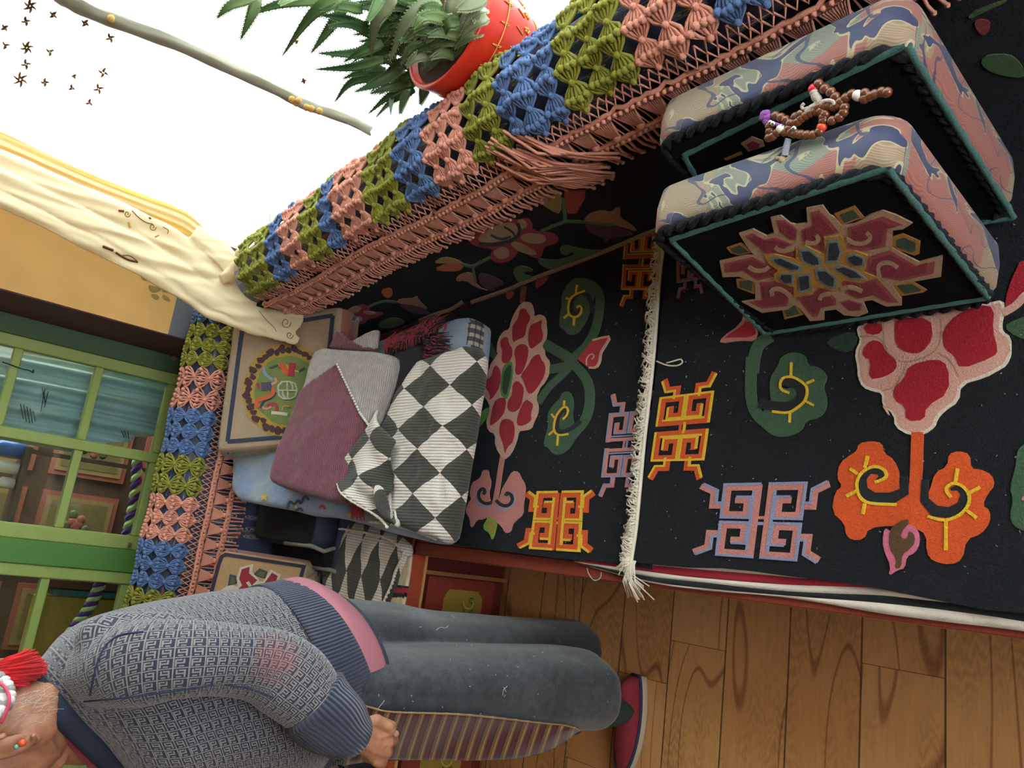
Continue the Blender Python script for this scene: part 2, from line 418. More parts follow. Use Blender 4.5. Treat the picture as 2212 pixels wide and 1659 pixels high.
# ------------------------------------------------------------------ what shows through the small panes
t = Mt('pale_blue_drape'); n = t.noise(t.coord(), 9, 4); BLUE_DR = t.fin(t.shade('a9c6cd', n, .72, 1.15), .7, .2)
def drape(u, v):
    x = .185 + u * .41; z = .45 + v * 1.3
    d = .018 * math.sin(u * 31 + 3 * v) + .012 * math.sin(u * 77 + v * 5) + .03 * math.sin(v * 6 + u * 4)
    if u < .3: z = max(z, .99 - u * .9 + .02 * math.sin(u * 60))
    return V((x, 3.16 + d, z))
mb = MB(); mb.grid(70, 60, drape)
st = 1
for a, b in (((44, 872), (50, 905)), ((51, 874), (57, 912)), ((58, 878), (64, 915)), ((65, 882), (70, 914)), ((72, 888), (76, 910)), ((90, 835), (98, 870)), ((97, 840), (88, 890)), ((104, 845), (96, 880)), ((262, 930), (268, 945)), ((268, 930), (273, 946)), ((276, 932), (278, 948))):
    P, Q = stroke([a, b], 1.8)
    mb.poly([ony(*p, 3.095) for p in P + Q[::-1]], V((0, -1, 0)), .001, 1)
tag(mb.build('blue_drape', [BLUE_DR, plain('drape_ink', '24333a', .9)]), 'pale blue cloth hanging in folds behind the upper green panes', 'cloth')
cab = thing('painted_cabinet', 'dark painted cabinet with floral panels seen through the lower panes', 'cabinet', (-.1, 4.0, 0))
DKW = plain('dark_painted_wood', '4a3a2c', .5, .25, 18, bump=.1)
MB().box((-.75, 3.9, 0), (.45, 4.3, 1.5)).build('body', DKW, cab, bevel=.006)
gold = plain('faded_gold_paint', '8a7448', .5, .25, 30); rose = plain('faded_rose_paint', '8d5140', .6, .25, 30); leafp = plain('faded_leaf_paint', '4c5a3c', .6, .2, 30)
for x0 in (-.62, -.22, .12):
    for z0 in (.25, .62, .99):
        d = MB(); d.box((x0, 3.885, z0), (x0 + .27, 3.9, z0 + .31), 0); d.box((x0 + .02, 3.88, z0 + .02), (x0 + .25, 3.886, z0 + .29), 1); d.box((x0 + .04, 3.878, z0 + .04), (x0 + .23, 3.881, z0 + .27), 2)
        for k in range(9):
            a = k * 2.4; d.sphere((x0 + .135 + .05 * math.cos(a) * (k / 9), 3.877, z0 + .155 + .06 * math.sin(a) * (k / 9)), (.022, .003, .018), 6, 4, 3 if k < 6 else 4)
        d.build('door', [rose, gold, plain('panel_olive', '6b6238', .5, .25, 25), rose, leafp], cab)
for i, (p0, p1, lab) in enumerate((((297, 985), (268, 1178), 'purple and green braided rope strung across behind the lower green panes'), ((222, 1245), (152, 1368), 'purple and green braided rope strung across behind the far left panes'))):
    mb = MB(); a = ony(*p0, 3.07 if i else 3.30); b = ony(*p1, 3.07 if i else 3.30)
    for k, ph in enumerate((0, PI)):
        pts = [a.lerp(b, q / 40) + V((0, .008 * math.sin(q * .9 + ph), .011 * math.cos(q * .9 + ph) - .012 * math.sin(PI * q / 40))) for q in range(41)]
        mb.tube(pts, .012, 6, k)
    tag(mb.build('braided_rope', [yarn('58307a'), yarn('a9c47c')]), lab, 'rope', 'braided ropes behind the panes')
shelf = MB().box((-1.3, 3.06, .60), (.55, 3.35, .63)); struct('trim_6', shelf, plain('inner_sill_paint', '8a8f78', .6), 'inner sill behind the panes')
rc = MB()
rc.grid(16, 10, lambda u, v: V((-.02 + .22 * u, 3.13 + .12 * v, .632 + .05 * math.sin(PI * u) * math.sin(PI * v) * (1 + .4 * math.sin(9 * u + 5 * v)))))
tag(rc.build('red_cloth', yarn('9a2530')), 'crumpled red cloth on the sill behind the glass', 'cloth')
for k, (x, c, h, r) in enumerate(((.165, '2e5f9a', .10, .03), (.10, 'e0d9c8', .08, .022), (.045, 'd6c9c0', .06, .02))):
    o = MB(); o.loft([[V((x + rr * math.cos(2 * PI * j / 12), 3.265 + rr * math.sin(2 * PI * j / 12), 1.132 + z)) for j in range(12)] for rr, z in ((r, 0), (r, h * .7), (r * .5, h * .85), (r * .5, h))])
    tag(o.build('bottle', plain('bottle_%d' % k, c, .4)), ('blue bottle on the shelf behind the upper left panes', 'cream bottle on the shelf behind the panes', 'small pale bottle behind the panes')[k], 'bottle', 'bottles behind the panes')
sh = thing('wall_shelf', 'narrow brown shelf carrying small bottles behind the panes', 'shelf', (.04, 3.3, 1.10))
MB().box((-.16, 3.21, 1.112), (.18, 3.36, 1.13)).build('board', DKW, sh)
for x in (-.15, .165): MB().box((x, 3.33, .635), (x + .015, 3.36, 1.112)).build('post', DKW, sh)
tag(MB().box((-.56, 3.25, .63), (-.33, 3.29, .98)).build('book', plain('ochre_board', 'a08238', .7), None, bevel=.004), 'ochre folder standing behind the far left panes', 'folder')
tag(MB().box((-.325, 3.24, .63), (-.305, 3.42, .93)).build('book', plain('teal_board', '2f5f74', .7), None, bevel=.002), 'teal book beside the ochre folder behind the panes', 'book')
tag(MB().box((-.30, 3.24, .63), (-.27, 3.42, .95)).build('book', plain('maroon_board', '5c3434', .7), None, bevel=.002), 'maroon book behind the far left panes', 'book')
til = MB().box((-.25, 3.3, .63), (-.22 + .12, 3.32, .95), 0)
for k in range(6):
    til.sphere((-.165 + .02 * math.cos(k * PI / 3), 3.298, .86 + .02 * math.sin(k * PI / 3)), (.014, .002, .008), 6, 4, 1)
tag(til.build('patterned_tile', [plain('tile_beige', 'b9a888', .5), plain('tile_blue', '3d5a78', .5)]), 'beige tile with a blue flower behind the panes', 'tile')
# ================================================================== BENCHES
def red_wood():
    t = Mt('worn_red_lacquer'); x, y, z = t.xyz(t.coord()); n = t.noise(t.coord(), 14, 6, .7); n2 = t.noise(t.coord(scale=(1, 8, 1)), 30, 3)
    c = t.shade('7a2f22', n2, .6, 1.3); c = t.mix((n > .66) * .6, c, '3a1712'); c = t.mix((n < .27) * .7, c, 'b98a5c')
    t.bump(n2, .2, .002); return t.fin(c, .5, spec=.4)
REDW = red_wood(); DRED = plain('dark_red_lacquer', '571b16', .5, .3, 20, bump=.1)
WORN = plain('worn_bare_edge', 'b58a55', .7, .3, 60, bump=.3)
bench = thing('bench', 'long red wooden bench under the black floral carpets', 'bench', (.35, .6, 0))
MB().box((.02, -.9, .36), (.74, 1.765, .396)).build('seat_board', REDW, bench, bevel=.003)
r = MB().box((-.012, -.9, .352), (.02, 1.765, .398)); r.build('front_rail', REDW, bench, bevel=.002)
MB().box((-.0135, -.9, .349), (-.0105, 1.765, .3555)).build('worn_edge', WORN, bench)
for y in (-.7, .5, 1.7):
    for x in (.06, .66): MB().box((x, y, 0), (x + .05, y + .05, .36)).build('leg', DRED, bench, bevel=.003)
MB().box((.03, -.9, .10), (.045, 1.765, .36)).build('front_panel', DRED, bench)
bb = thing('bench', 'painted corner bench along the back wall with gold flower panels', 'bench', (-.6, 2.1, 0))
MB().box((-1.9, 1.785, .36), (.74, 2.62, .396)).build('seat_board', REDW, bb, bevel=.003)
MB().box((-1.9, 1.77, .352), (-.013, 1.785, .398)).build('front_rail', plain('orange_red_rail', '9a4226', .5, .25, 30), bb, bevel=.002)
MB().box((-1.9, 1.767, .350), (-.013, 1.771, .358)).build('worn_edge', WORN, bb)
MB().box((-1.9, 1.815, .03), (.74, 1.83, .36)).build('front_panel', DRED, bb)
GOLDP = plain('gold_panel_paint', '8a7430', .5, .25, 14); GRNP = plain('panel_leaf_paint', '5a6a2c', .5, .2, 20); ORP = plain('panel_flower_paint', 'b5702c', .5, .2, 20)
PLF = plain('panel_pale_line', 'b3a04e', .5, .15, 30)
for k in range(4):
    x1 = -.066 - .42 * k; d = MB(); yy = 1.80
    d.box((x1 - .385, yy, .075), (x1, yy + .015, .315), 0)
    o = [(x1 - .345, .115), (x1 - .345, .24), (x1 - .33, .255), (x1 - .055, .255), (x1 - .03, .24), (x1 - .03, .135), (x1 - .05, .115)]
    d.poly([V((a, yy, b)) for a, b in o], V((0, -1, 0)), .002, 1)
    cx = x1 - .187
    for s in (-1, 1):
        for q in range(4):
            a0 = .25 + q * .42; pts = []
            for i in range(12):
                a = i / 11 * 4.2; rr = .026 * (1 - i / 14)
                pts.append(V((cx + s * (.03 + .032 * q + rr * math.cos(a + a0)), yy - .003, .16 + .018 * (q % 2) + .03 * (1.5 - q) * .4 + rr * math.sin(a + a0))))
            d.tube(pts, .0026, 4, 4 if q % 2 else 2); d.sphere(pts[-1], (.009, .002, .009), 6, 4, 2)
    for q in range(7):
        a = q * .9; d.sphere((cx + .022 * math.cos(a) * (q > 0), yy - .003, .165 + .022 * math.sin(a) * (q > 0)), (.013, .003, .013), 8, 4, 3)
    d.build('door', [REDW, GOLDP, GRNP, ORP, PLF], bb)
    MB().box((x1 + .004, yy - .005, .03), (x1 + .016, yy + .015, .352)).build('stile', plain('pale_worn_stile', '8a5a3a', .6, .3, 40), bb, bevel=.002)

# ================================================================== CARPETS
CNT = [0]
def eps():
    CNT[0] += 1; return (CNT[0] % 37) * .000012
class Pat:
    """flat pile motifs cut into the surface of a carpet"""
    def __init__(s, mb, p, n, base): s.mb = mb; s.p = V(p); s.n = V(n).normalized(); s.mats = list(base); s.ix = {}
    def c(s, col):
        if col not in s.ix: s.ix[col] = len(s.mats); s.mats.append(pile(col))
        return s.ix[col]
    def q(s, pts): return [onp(x, y, s.p, s.n) for x, y in pts]
    def add(s, col, z, pts, lv=1, it=1):
        pts = px(z, pts) if isinstance(z, str) else pts
        if it: pts = chaikin(pts, it)
        s.mb.poly(s.q(pts), s.n, .0009 * lv + eps(), s.c(col)); return s
    def line(s, col, z, pts, wd, lv=2, it=2):
        pts = px(z, pts); k = ZON[z][2]
        if isinstance(wd, (list, tuple)): it = 0; wd = [w_ * k for w_ in wd]
        else: wd = wd * k
        if it: pts = chaikin(pts, it, False)
        L, R_ = stroke(pts, wd)
        L = s.q(L); R_ = s.q(R_); n = len(L); h = s.n * (.0009 * lv + eps()); b = s.n * .0001
        vs = []
        for a, c_ in zip(L, R_): vs += [a + h, c_ + h, a + b, c_ + b]
        fs = []
        for i in range(n - 1):
            o = 4 * i; fs += [(o, o + 1, o + 5, o + 4), (o + 2, o, o + 4, o + 6), (o + 1, o + 3, o + 7, o + 5)]
        fs += [(0, 2, 3, 1), (4 * n - 4, 4 * n - 3, 4 * n - 1, 4 * n - 2)]
        s.mb.add(vs, fs, s.c(col), None, False); return s
    def fret(s, quad, c1, c2, wd=.085, skip=()):
        """key-fret roundel mapped onto the four corners (TL TR BR BL)"""
        A, B, C_, D = [V(p) for p in quad]
        def m(u, v):
            p = A * (1 - u) * (1 - v) + B * u * (1 - v) + C_ * u * v + D * (1 - u) * v
            return p
        half = [[(.455, .04), (.04, .04), (.04, .42), (.30, .42), (.30, .22), (.17, .22)],
                [(.455, .96), (.04, .96), (.04, .58), (.30, .58), (.30, .78), (.17, .78)],
                [(.42, .0), (.42, 1.0)],
                [(.04, .30), (-.13, .30), (-.13, .10), (-.28, .02)], [(.04, .70), (-.13, .70), (-.13, .90), (-.28, .98)]]
        asp = (m(1, .5) - m(0, .5)).length / (m(.5, 1) - m(.5, 0)).length
        def strip(path, wdt, off, col, lv):
            P = [(u * asp, v) for u, v in path]
            if off:
                L, R_ = stroke(P, abs(off) * 2); P = L if off > 0 else R_
            d = V(P[-1]) - V(P[-2]); d.normalize(); P = P[:-1] + [tuple(V(P[-1]) + d * wdt * .3)]
            L, R_ = stroke(P, wdt)
            s_ = [s_pt for s_pt in L] + R_[::-1]
            up = s.n * (.0009 * lv + eps()); vs = []
            for a, b in zip(L, R_):
                a3 = s.q([m(a[0] / asp, a[1])])[0]; b3 = s.q([m(b[0] / asp, b[1])])[0]
                vs += [a3 + up, b3 + up, a3, b3]
            fs = []
            for i in range(len(L) - 1):
                o = 4 * i; fs += [(o, o + 1, o + 5, o + 4), (o + 2, o, o + 4, o + 6), (o + 1, o + 3, o + 7, o + 5)]
            s.mb.add(vs, fs, s.c(col), None, False)
        for hf in (0, 1):
            if hf in skip: continue
            for k, path in enumerate(half):
                pth = [(1 - u, v) for u, v in path] if hf else path
                sg = (1 if k in (1, 3) else -1) * (-1 if hf else 1)
                strip(pth, wd, 0, c1, 2)
                if k == 2: strip([(pth[0][0] + (.05 if hf else -.05), .08), (pth[0][0] + (.05 if hf else -.05), .92)], wd * .42, 0, c2, 3)
                elif k < 2: strip(pth[:-1] + [pth[-1]], wd * .42, sg * -wd * .55, c2, 3)
                else: strip(pth, wd * .42, sg * wd * .5, c2, 3)
        strip([(.42, .46), (.58, .46)], wd * .5, 0, c1, 2); strip([(.42, .54), (.58, .54)], wd * .5, 0, c2, 2)
BLACK = '1b1d22'; BK = pile(BLACK, .5, 1.6, 320, .9, .03)
ZC1, ZC2 = .418, .424
def bkX(Y): return .683 - .072 * (Y - 1.66)
# ---- far carpet
mb = MB()
front = [onz(x, y, ZC1) for x, y in ((905, 1160), (950, 1170), (1000, 1179), (1060, 1188), (1120, 1195), (1200, 1206), (1290, 1213), (1352, 1219))]
out = front + [V((.02, .95, ZC1)), V((bkX(.95) - .014, .95, ZC1)), V((bkX(1.9) - .014, 1.9, ZC1)), V((.03, 1.9, ZC1))]
N3 = V((0, 0, 1)); dz = .012
mb.poly([p - N3 * dz for p in out], N3, dz, 0)
P1 = Pat(mb, (0, 0, ZC1), N3, [BK])
G1, G2, G3 = '3c5a40', '4f9038', '26402e'
RED, TAN, PINK, LAV, ORG, YEL = 'a81c33', 'd3a792', 'c98279', '8e92b4', 'd8541f', 'e6bb2c'
P1.line(G1, 'z4', [(1040, 1085), (1120, 1130), (1210, 1185)], 62); P1.line(G1, 'z4', [(1070, 1240), (1140, 1228), (1220, 1205)], 52)
P1.line(G1, 'z4', [(1005, 1440), (1060, 1350), (1140, 1280), (1220, 1200)], 42)
P1.line(G1, 'z4', [(1190, 1190), (1290, 1110), (1350, 1000), (1372, 880), (1375, 790), (1320, 725), (1240, 720)], 52, 2)
P1.add(G1, 'z4', [(1240, 690), (1320, 700), (1350, 760), (1320, 880), (1290, 960), (1260, 1000), (1240, 1030), (1180, 1035), (1165, 1005), (1130, 990), (1132, 930), (1145, 860), (1142, 800), (1170, 745), (1200, 708)], 2, 2)
P1.line(BLACK, 'z4', [(1335, 900), (1318, 810), (1270, 775), (1215, 800), (1196, 880), (1225, 918), (1258, 895), (1268, 862)], 27, 3)
P1.line(YEL, 'z4', [(1288, 772), (1232, 790), (1195, 822), (1186, 880), (1192, 915), (1222, 932), (1254, 918), (1272, 880), (1256, 858), (1236, 872)], 12, 4)
for a, b in (((1232, 790), (1240, 735)), ((1197, 822), (1174, 815)), ((1190, 910), (1160, 935)), ((1222, 932), (1219, 978))): P1.line(YEL, 'z4', [a, b], 11, 4, 0)
P1.line(G1, 'z4', [(1210, 1200), (1300, 1300), (1318, 1400), (1300, 1520), (1240, 1600), (1190, 1650)], 58, 2)
P1.add(G1, 'z5', [(870, 270), (920, 263), (945, 330), (930, 420), (962, 500), (940, 580), (880, 640), (820, 645), (790, 600), (758, 590), (775, 520), (792, 460), (780, 400), (830, 330), (858, 310)], 2.2, 2)
P1.line(BLACK, 'z5', [(985, 440), (930, 490), (860, 515), (838, 480), (848, 410), (884, 372), (908, 392), (890, 425)], 26, 3)
P1.line(YEL, 'z5', [(912, 520), (850, 530), (822, 500), (832, 430), (852, 390), (890, 352), (912, 372), (905, 410), (878, 432)], 12, 4)
for a, b in (((885, 352), (888, 320)), ((830, 425), (810, 400)), ((822, 502), (795, 525)), ((850, 530), (845, 590))): P1.line(YEL, 'z5', [a, b], 11, 4, 0)
P1.add(G1, 'z4', [(640, 1030), (690, 1042), (735, 1100), (762, 1165), (745, 1190), (690, 1130), (645, 1095)], 1, 1)
P1.add(G2, 'z5', [(445, 355), (432, 410), (340, 520), (252, 615), (232, 615), (250, 552), (330, 460), (400, 372)], 1, 1)
P1.line('7c3a34', 'z51', [(522, 545), (515, 600), (508, 690)], 44, 1, 0)
P1.add('8a2f33', 'z51', [(620, 490), (730, 455), (720, 500), (650, 560), (622, 560)], 1, 1); P1.add('8a2f33', 'z51', [(370, 600), (440, 580), (430, 630), (390, 665), (370, 640)], 1, 1)
fl = px('z51', [(545, 678), (590, 690), (612, 760), (608, 808), (650, 788), (690, 795), (714, 830), (716, 890), (722, 930), (714, 1000), (680, 1060), (702, 1090), (702, 1140), (748, 1190), (742, 1290), (702, 1370), (662, 1410), (650, 1440)]) + \
     px('z5', [(715, 300), (732, 350), (728, 400), (702, 450), (690, 490), (640, 500), (612, 502), (602, 560), (568, 640), (522, 677), (470, 592), (473, 520), (430, 503), (416, 440), (440, 390), (438, 340), (395, 282), (388, 220), (438, 130)]) + \
     px('z51', [(240, 1210), (302, 1130), (290, 1100), (303, 1000), (350, 930), (400, 915), (413, 850), (440, 780), (500, 690)])
P1.add(TAN, None, fl, 2, 1)
for pts in ([(490, 745), (540, 735), (560, 780), (582, 800), (570, 850), (547, 890), (537, 980), (470, 1002), (430, 1035), (425, 900), (450, 860), (480, 820)],
            [(600, 870), (640, 860), (682, 828), (672, 900), (690, 950), (685, 1010), (640, 1050), (580, 1092), (560, 1000), (575, 900)],
            [(330, 1000), (390, 975), (397, 1040), (430, 1080), (422, 1170), (370, 1212), (333, 1190), (345, 1100), (325, 1050)],
            [(450, 1080), (490, 1043), (540, 1043), (567, 1080), (555, 1180), (520, 1270), (490, 1307), (450, 1297), (460, 1180), (445, 1130)],
            [(620, 1140), (660, 1125), (672, 1170), (712, 1220), (705, 1310), (650, 1400), (600, 1462), (560, 1465), (520, 1350), (495, 1310), (570, 1220), (590, 1170)],
            [(290, 1215), (330, 1270), (325, 1400), (270, 1490), (230, 1522), (240, 1470), (183, 1390), (200, 1350), (250, 1320), (265, 1250)],
            [(470, 1348), (522, 1400), (526, 1450), (502, 1580), (440, 1628), (385, 1602), (388, 1530), (430, 1470), (428, 1390)]):
    P1.add(RED, 'z51', pts, 3, 1)
for pts in ([(505, 440), (550, 425), (592, 455), (587, 560), (545, 600), (532, 642), (523, 580), (498, 520)], [(465, 330), (505, 300), (542, 310), (530, 390), (500, 430), (450, 472), (440, 460)], [(610, 400), (652, 310), (690, 330), (702, 350), (685, 400), (692, 440), (640, 472), (600, 467)]):
    P1.add(RED, 'z5', pts, 3, 1)
P1.add(G2, 'z51', [(345, 1235), (425, 1172), (436, 1290), (410, 1430), (378, 1530), (322, 1460), (330, 1350)], 2.6, 1); P1.add(G3, 'z51', [(362, 1260), (418, 1205), (422, 1290), (396, 1410), (372, 1490), (342, 1440), (348, 1350)], 3.2, 1)
P1.line(PINK, 'z5', [(518, 640), (500, 740), (485, 850), (462, 960)], 30, 1.5, 1)
P1.add(PINK, 'z5', [(395, 735), (432, 732), (436, 770), (450, 808), (432, 880), (452, 940), (482, 930), (505, 880), (510, 850), (540, 800), (575, 738), (612, 745), (626, 780), (652, 820), (652, 880), (640, 940), (642, 1000), (592, 1040), (577, 1060), (566, 1105), (530, 1113), (510, 1070), (470, 1040), (430, 1012), (400, 1030), (360, 1032), (336, 1077), (323, 1072), (322, 1030), (293, 980), (310, 930), (330, 910), (318, 880), (330, 810), (370, 790), (388, 770)], 2, 1)
P1.line(LAV, 'z5', [(440, 950), (400, 955), (370, 925), (362, 880), (385, 845)], 13, 2.4); P1.line(BLACK, 'z5', [(452, 928), (425, 938), (392, 925), (372, 895), (378, 860), (402, 842), (414, 862), (402, 880)], 19, 3)
P1.line(LAV, 'z5', [(480, 960), (530, 972), (575, 950), (590, 900), (570, 860)], 13, 2.4); P1.line(BLACK, 'z5', [(478, 915), (510, 945), (550, 950), (578, 922), (574, 884), (545, 868), (535, 888)], 19, 3)
P1.add('74a83a', 'z5', [(428, 1008), (460, 1030), (484, 1050), (476, 1090), (455, 1162), (438, 1110), (403, 1090), (403, 1060), (418, 1040)], 2.6, 1); P1.line('c07a3c', 'z5', [(455, 1110), (470, 1070), (440, 1040), (425, 1065), (445, 1075)], 13, 3.2)
P1.add(G2, 'z5', [(240, 832), (256, 850), (250, 870), (282, 900), (287, 930), (270, 970), (282, 1010), (265, 1050), (250, 1070), (212, 1085), (206, 1116), (150, 1116), (150, 1050), (175, 930), (195, 870), (218, 842)], 2, 1)
P1.line(BLACK, 'z5', [(165, 1000), (195, 1010), (220, 985), (222, 945), (205, 930), (195, 950)], 19, 3); P1.line(YEL, 'z5', [(165, 1022), (205, 1025), (236, 985), (234, 935), (205, 912)], 9, 3.4)
for a, b in (((232, 940), (236, 890)), ((236, 985), (262, 975)), ((215, 1020), (205, 1062))): P1.line(YEL, 'z5', [a, b], 8, 3.4, 0)
P1.add('b5303c', 'z51', [(982, 1170), (1050, 1088), (1112, 1008), (1180, 988), (1262, 980), (1200, 1080), (1176, 1120), (1172, 1190), (1140, 1248), (1080, 1244), (1048, 1222)], 2.8, 0)
P1.line(TAN, 'z51', [(1112, 1012), (1180, 990), (1268, 975), (1205, 1078), (1178, 1120), (1174, 1190), (1142, 1245), (1080, 1243)], 17, 3.4, 1); P1.line(TAN, 'z51', [(1062, 1222), (1060, 1170), (1085, 1135), (1120, 1125), (1128, 1155), (1105, 1172)], 11, 3.4)
P1.add('c9642c', 'z51', [(100, 1290), (132, 1350), (112, 1450), (42, 1560), (5, 1580), (20, 1450), (55, 1350)], 1, 1)
P1.add(TAN, 'z51', [(100, 1110), (104, 1190), (80, 1270), (62, 1280), (75, 1180)], 1, 1); P1.add(TAN, 'z5', [(292, 392), (302, 430), (288, 490), (270, 470), (278, 420)], 1, 1)
P1.fret(px('z5', [(735, 872), (985, 868), (965, 1212), (692, 1195)]), ORG, YEL, .10)
P1.fret(px('z5', [(1160, 395), (1112, 780), (1330, 775), (1395, 375)])[:2] + px('z5', [(1330, 775), (1395, 375)]), PINK, LAV, .09)
P1.fret(px('z4', [(1530, 430), (1507, 765), (1700, 765), (1745, 420)]), 'c04c24', 'd0a238', .09)
rf = random.Random(21)
def flecks(p, x0, x1, y0, y1, n):
    for k in range(n):
        q = V((rf.uniform(x0, x1), rf.uniform(y0, y1), p.p.z + .0008)); a = rf.uniform(0, 6.28); d = V((math.cos(a), math.sin(a), 0)) * rf.uniform(.0004, .002)
        p.mb.tube([q - d, q + V((0, 0, .0006)), q + d], rf.uniform(.0004, .0009), 4, p.c(('b9b8ac', '6f8a86', '8a8d92')[k % 3]))
flecks(P1, .05, .62, 1.02, 1.55, 130)
carpet1 = mb.build('bench_carpet', P1.mats)
tag(carpet1, 'black wool bench carpet with a tall red peony, farther of the two on the seat', 'carpet')
# ---- near carpet with its tied fringe
mb = MB()
front = [onz(x, y, ZC2) for x, y in ((1362, 1214), (1420, 1220), (1480, 1225), (1550, 1226), (1620, 1233), (1700, 1244), (1800, 1256), (1880, 1268), (1946, 1281), (2030, 1298), (2120, 1316), (2212, 1325), (2330, 1345))]
out = front + [V((.01, -.5, ZC2)), V((bkX(-.5) - .014, -.5, ZC2)), onz(1446, 505, ZC2) + V((.05, 0, 0))]
out += [onz(x, y, ZC2) for x, y in ((1440, 560), (1432, 640), (1425, 720), (1418, 800), (1408, 880), (1398, 960), (1388, 1060), (1378, 1140))]
mb.poly([p - N3 * .013 for p in out], N3, .013, 0)
P2 = Pat(mb, (0, 0, ZC2), N3, [BK])
P2.line(G1, 'z3', [(805, 1215), (735, 1262), (712, 1340), (706, 1420)], 66, 2); P2.line(G1, 'z6', [(612, 60), (606, 180), (606, 310), (640, 400), (720, 465), (790, 480)], 66, 2)
P2.add(G1, 'z6', [(782, 58), (850, 28), (930, 45), (942, 110), (1010, 116), (1064, 175), (1030, 235), (1057, 300), (1052, 370), (1010, 420), (930, 432), (910, 492), (840, 527), (740, 532), (640, 440), (680, 378), (730, 330), (720, 280), (718, 180), (770, 110)], 2.3, 2)
P2.line(BLACK, 'z6', [(655, 330), (740, 350), (840, 355), (905, 310), (912, 245), (855, 205), (800, 222), (798, 240)], 58, 3)
P2.line(YEL, 'z6', [(735, 380), (830, 392), (880, 362), (932, 320), (947, 240), (900, 198), (845, 172), (788, 186), (778, 250), (836, 272)], 15, 4)
for a, b in (((845, 175), (848, 92)), ((938, 215), (982, 196)), ((930, 318), (980, 345)), ((840, 390), (838, 446))): P2.line(YEL, 'z6', [a, b], 14, 4, 0)
fo = px('z3', [(1330, 1110), (1280, 1170), (1287, 1212), (1300, 1240), (1268, 1310), (1285, 1390), (1285, 1440), (1312, 1500), (1370, 1522), (1420, 1530), (1420, 1590), (1460, 1659)]) + \
     px('z6', [(1380, 340), (1450, 400), (1453, 470), (1540, 522), (1627, 517), (1692, 470), (1702, 430), (1742, 380), (1832, 320), (1842, 222), (1990, 180), (2060, 140), (2112, 110), (2143, 40), (2130, 0)]) + px('z3', [(2132, 1310), (2130, 1220), (2085, 1190), (2080, 1150), (2096, 1080), (2090, 1015), (2000, 1035), (1700, 1060)])
P2.add('e0d3bf', None, fo, 2, 1)
ctr = (sum(p[0] for p in fo) / len(fo), sum(p[1] for p in fo) / len(fo))
def inset(poly, d):
    n = len(poly); ar = sum(poly[i][0] * poly[(i + 1) % n][1] - poly[(i + 1) % n][0] * poly[i][1] for i in range(n)); sg = 1 if ar > 0 else -1; o = []
    for i in range(n):
        a, b, c_ = poly[i - 1], poly[i], poly[(i + 1) % n]; d1 = V((b[0] - a[0], b[1] - a[1])).normalized(); d2 = V((c_[0] - b[0], c_[1] - b[1])).normalized()
        m = (d1 + d2).normalized(); o.append((b[0] - m.y * d * sg, b[1] + m.x * d * sg))
    return o
P2.add('d6a394', None, inset(fo, 7), 2.6, 1)
for z, pts in (('z3', [(1500, 1120), (1690, 1115), (1702, 1230), (1642, 1312), (1560, 1312), (1500, 1272), (1490, 1180)]),
               ('z3', [(1318, 1292), (1360, 1238), (1420, 1250), (1440, 1300), (1502, 1350), (1502, 1400), (1440, 1442), (1348, 1457), (1362, 1350), (1318, 1330)]),
               ('z3', [(1760, 1180), (1830, 1100), (1960, 1045), (2042, 1060), (2030, 1190), (2062, 1290), (2040, 1332), (1850, 1402), (1828, 1330), (1770, 1290), (1758, 1250)]),
               ('z3', [(1310, 1160), (1420, 1140), (1425, 1200), (1350, 1215)]),
               ('z6', [(1540, 110), (1700, 68), (1772, 110), (1777, 270), (1640, 352), (1632, 432), (1520, 437), (1520, 350), (1450, 312), (1450, 240), (1512, 190)])): P2.add('a8162a', z, pts, 3.4, 1)
for pts in ([(1430, 1130), (1430, 1290), (1500, 1350), (1560, 1365), (1700, 1320), (1752, 1240), (1745, 1120)], [(1300, 1220), (1400, 1215), (1450, 1290)], [(1560, 1370), (1530, 1440), (1490, 1500), (1420, 1520)], [(1730, 1310), (1800, 1350), (1845, 1440)]):
    P2.line('b08b6e', 'z3', pts, 7, 3.0)
P2.add('a8162a', 'z3', [(2096, 1075), (2110, 960), (2200, 760), (2290, 900), (2290, 1000), (2110, 1060)], 2, 1); P2.line('d6a394', 'z3', [(2085, 1090), (2160, 1050), (2210, 985), (2290, 960)], 40, 2.6)
P2.add(G1, 'z3', [(2085, 1165), (2160, 1120), (2290, 1090), (2290, 1260), (2160, 1222)], 1, 1)
P2.add(G3, 'z3', [(1800, 1160), (1950, 1080), (1850, 1100), (1740, 1080), (1720, 1130), (1760, 1180)], 1, 1); P2.add(G3, 'z3', [(1100, 1240), (1260, 1180), (1290, 1240), (1240, 1310), (1150, 1290)], 1, 1)
P2.add(PINK, 'z3', [(524, 1258), (535, 1222), (640, 1150), (660, 1080), (680, 1090), (700, 1130), (740, 1190), (720, 1245), (640, 1240)], 1.5, 1); P2.add('b5243c', 'z3', [(545, 1228), (650, 1160), (675, 1120), (735, 1195), (690, 1225), (600, 1222)], 2.4, 1)
OL = [(1240, 568), (1310, 553), (1380, 563), (1386, 620), (1450, 663), (1484, 745), (1478, 815), (1522, 830), (1535, 890), (1605, 890), (1642, 880), (1665, 830), (1690, 740), (1765, 700), (1770, 630), (1830, 611), (1896, 630), (1900, 715), (1962, 720), (2022, 750), (2043, 810), (2000, 862), (1968, 930), (2012, 960), (2014, 1030), (1960, 1102), (1875, 1130), (1850, 1252), (1780, 1282), (1680, 1262), (1640, 1210), (1640, 1100), (1560, 1060), (1430, 1050), (1300, 1065), (1270, 1132), (1200, 1137), (1164, 1100), (1160, 1040), (1083, 970), (1103, 850), (1147, 820), (1113, 770), (1130, 680), (1200, 630), (1232, 610)]
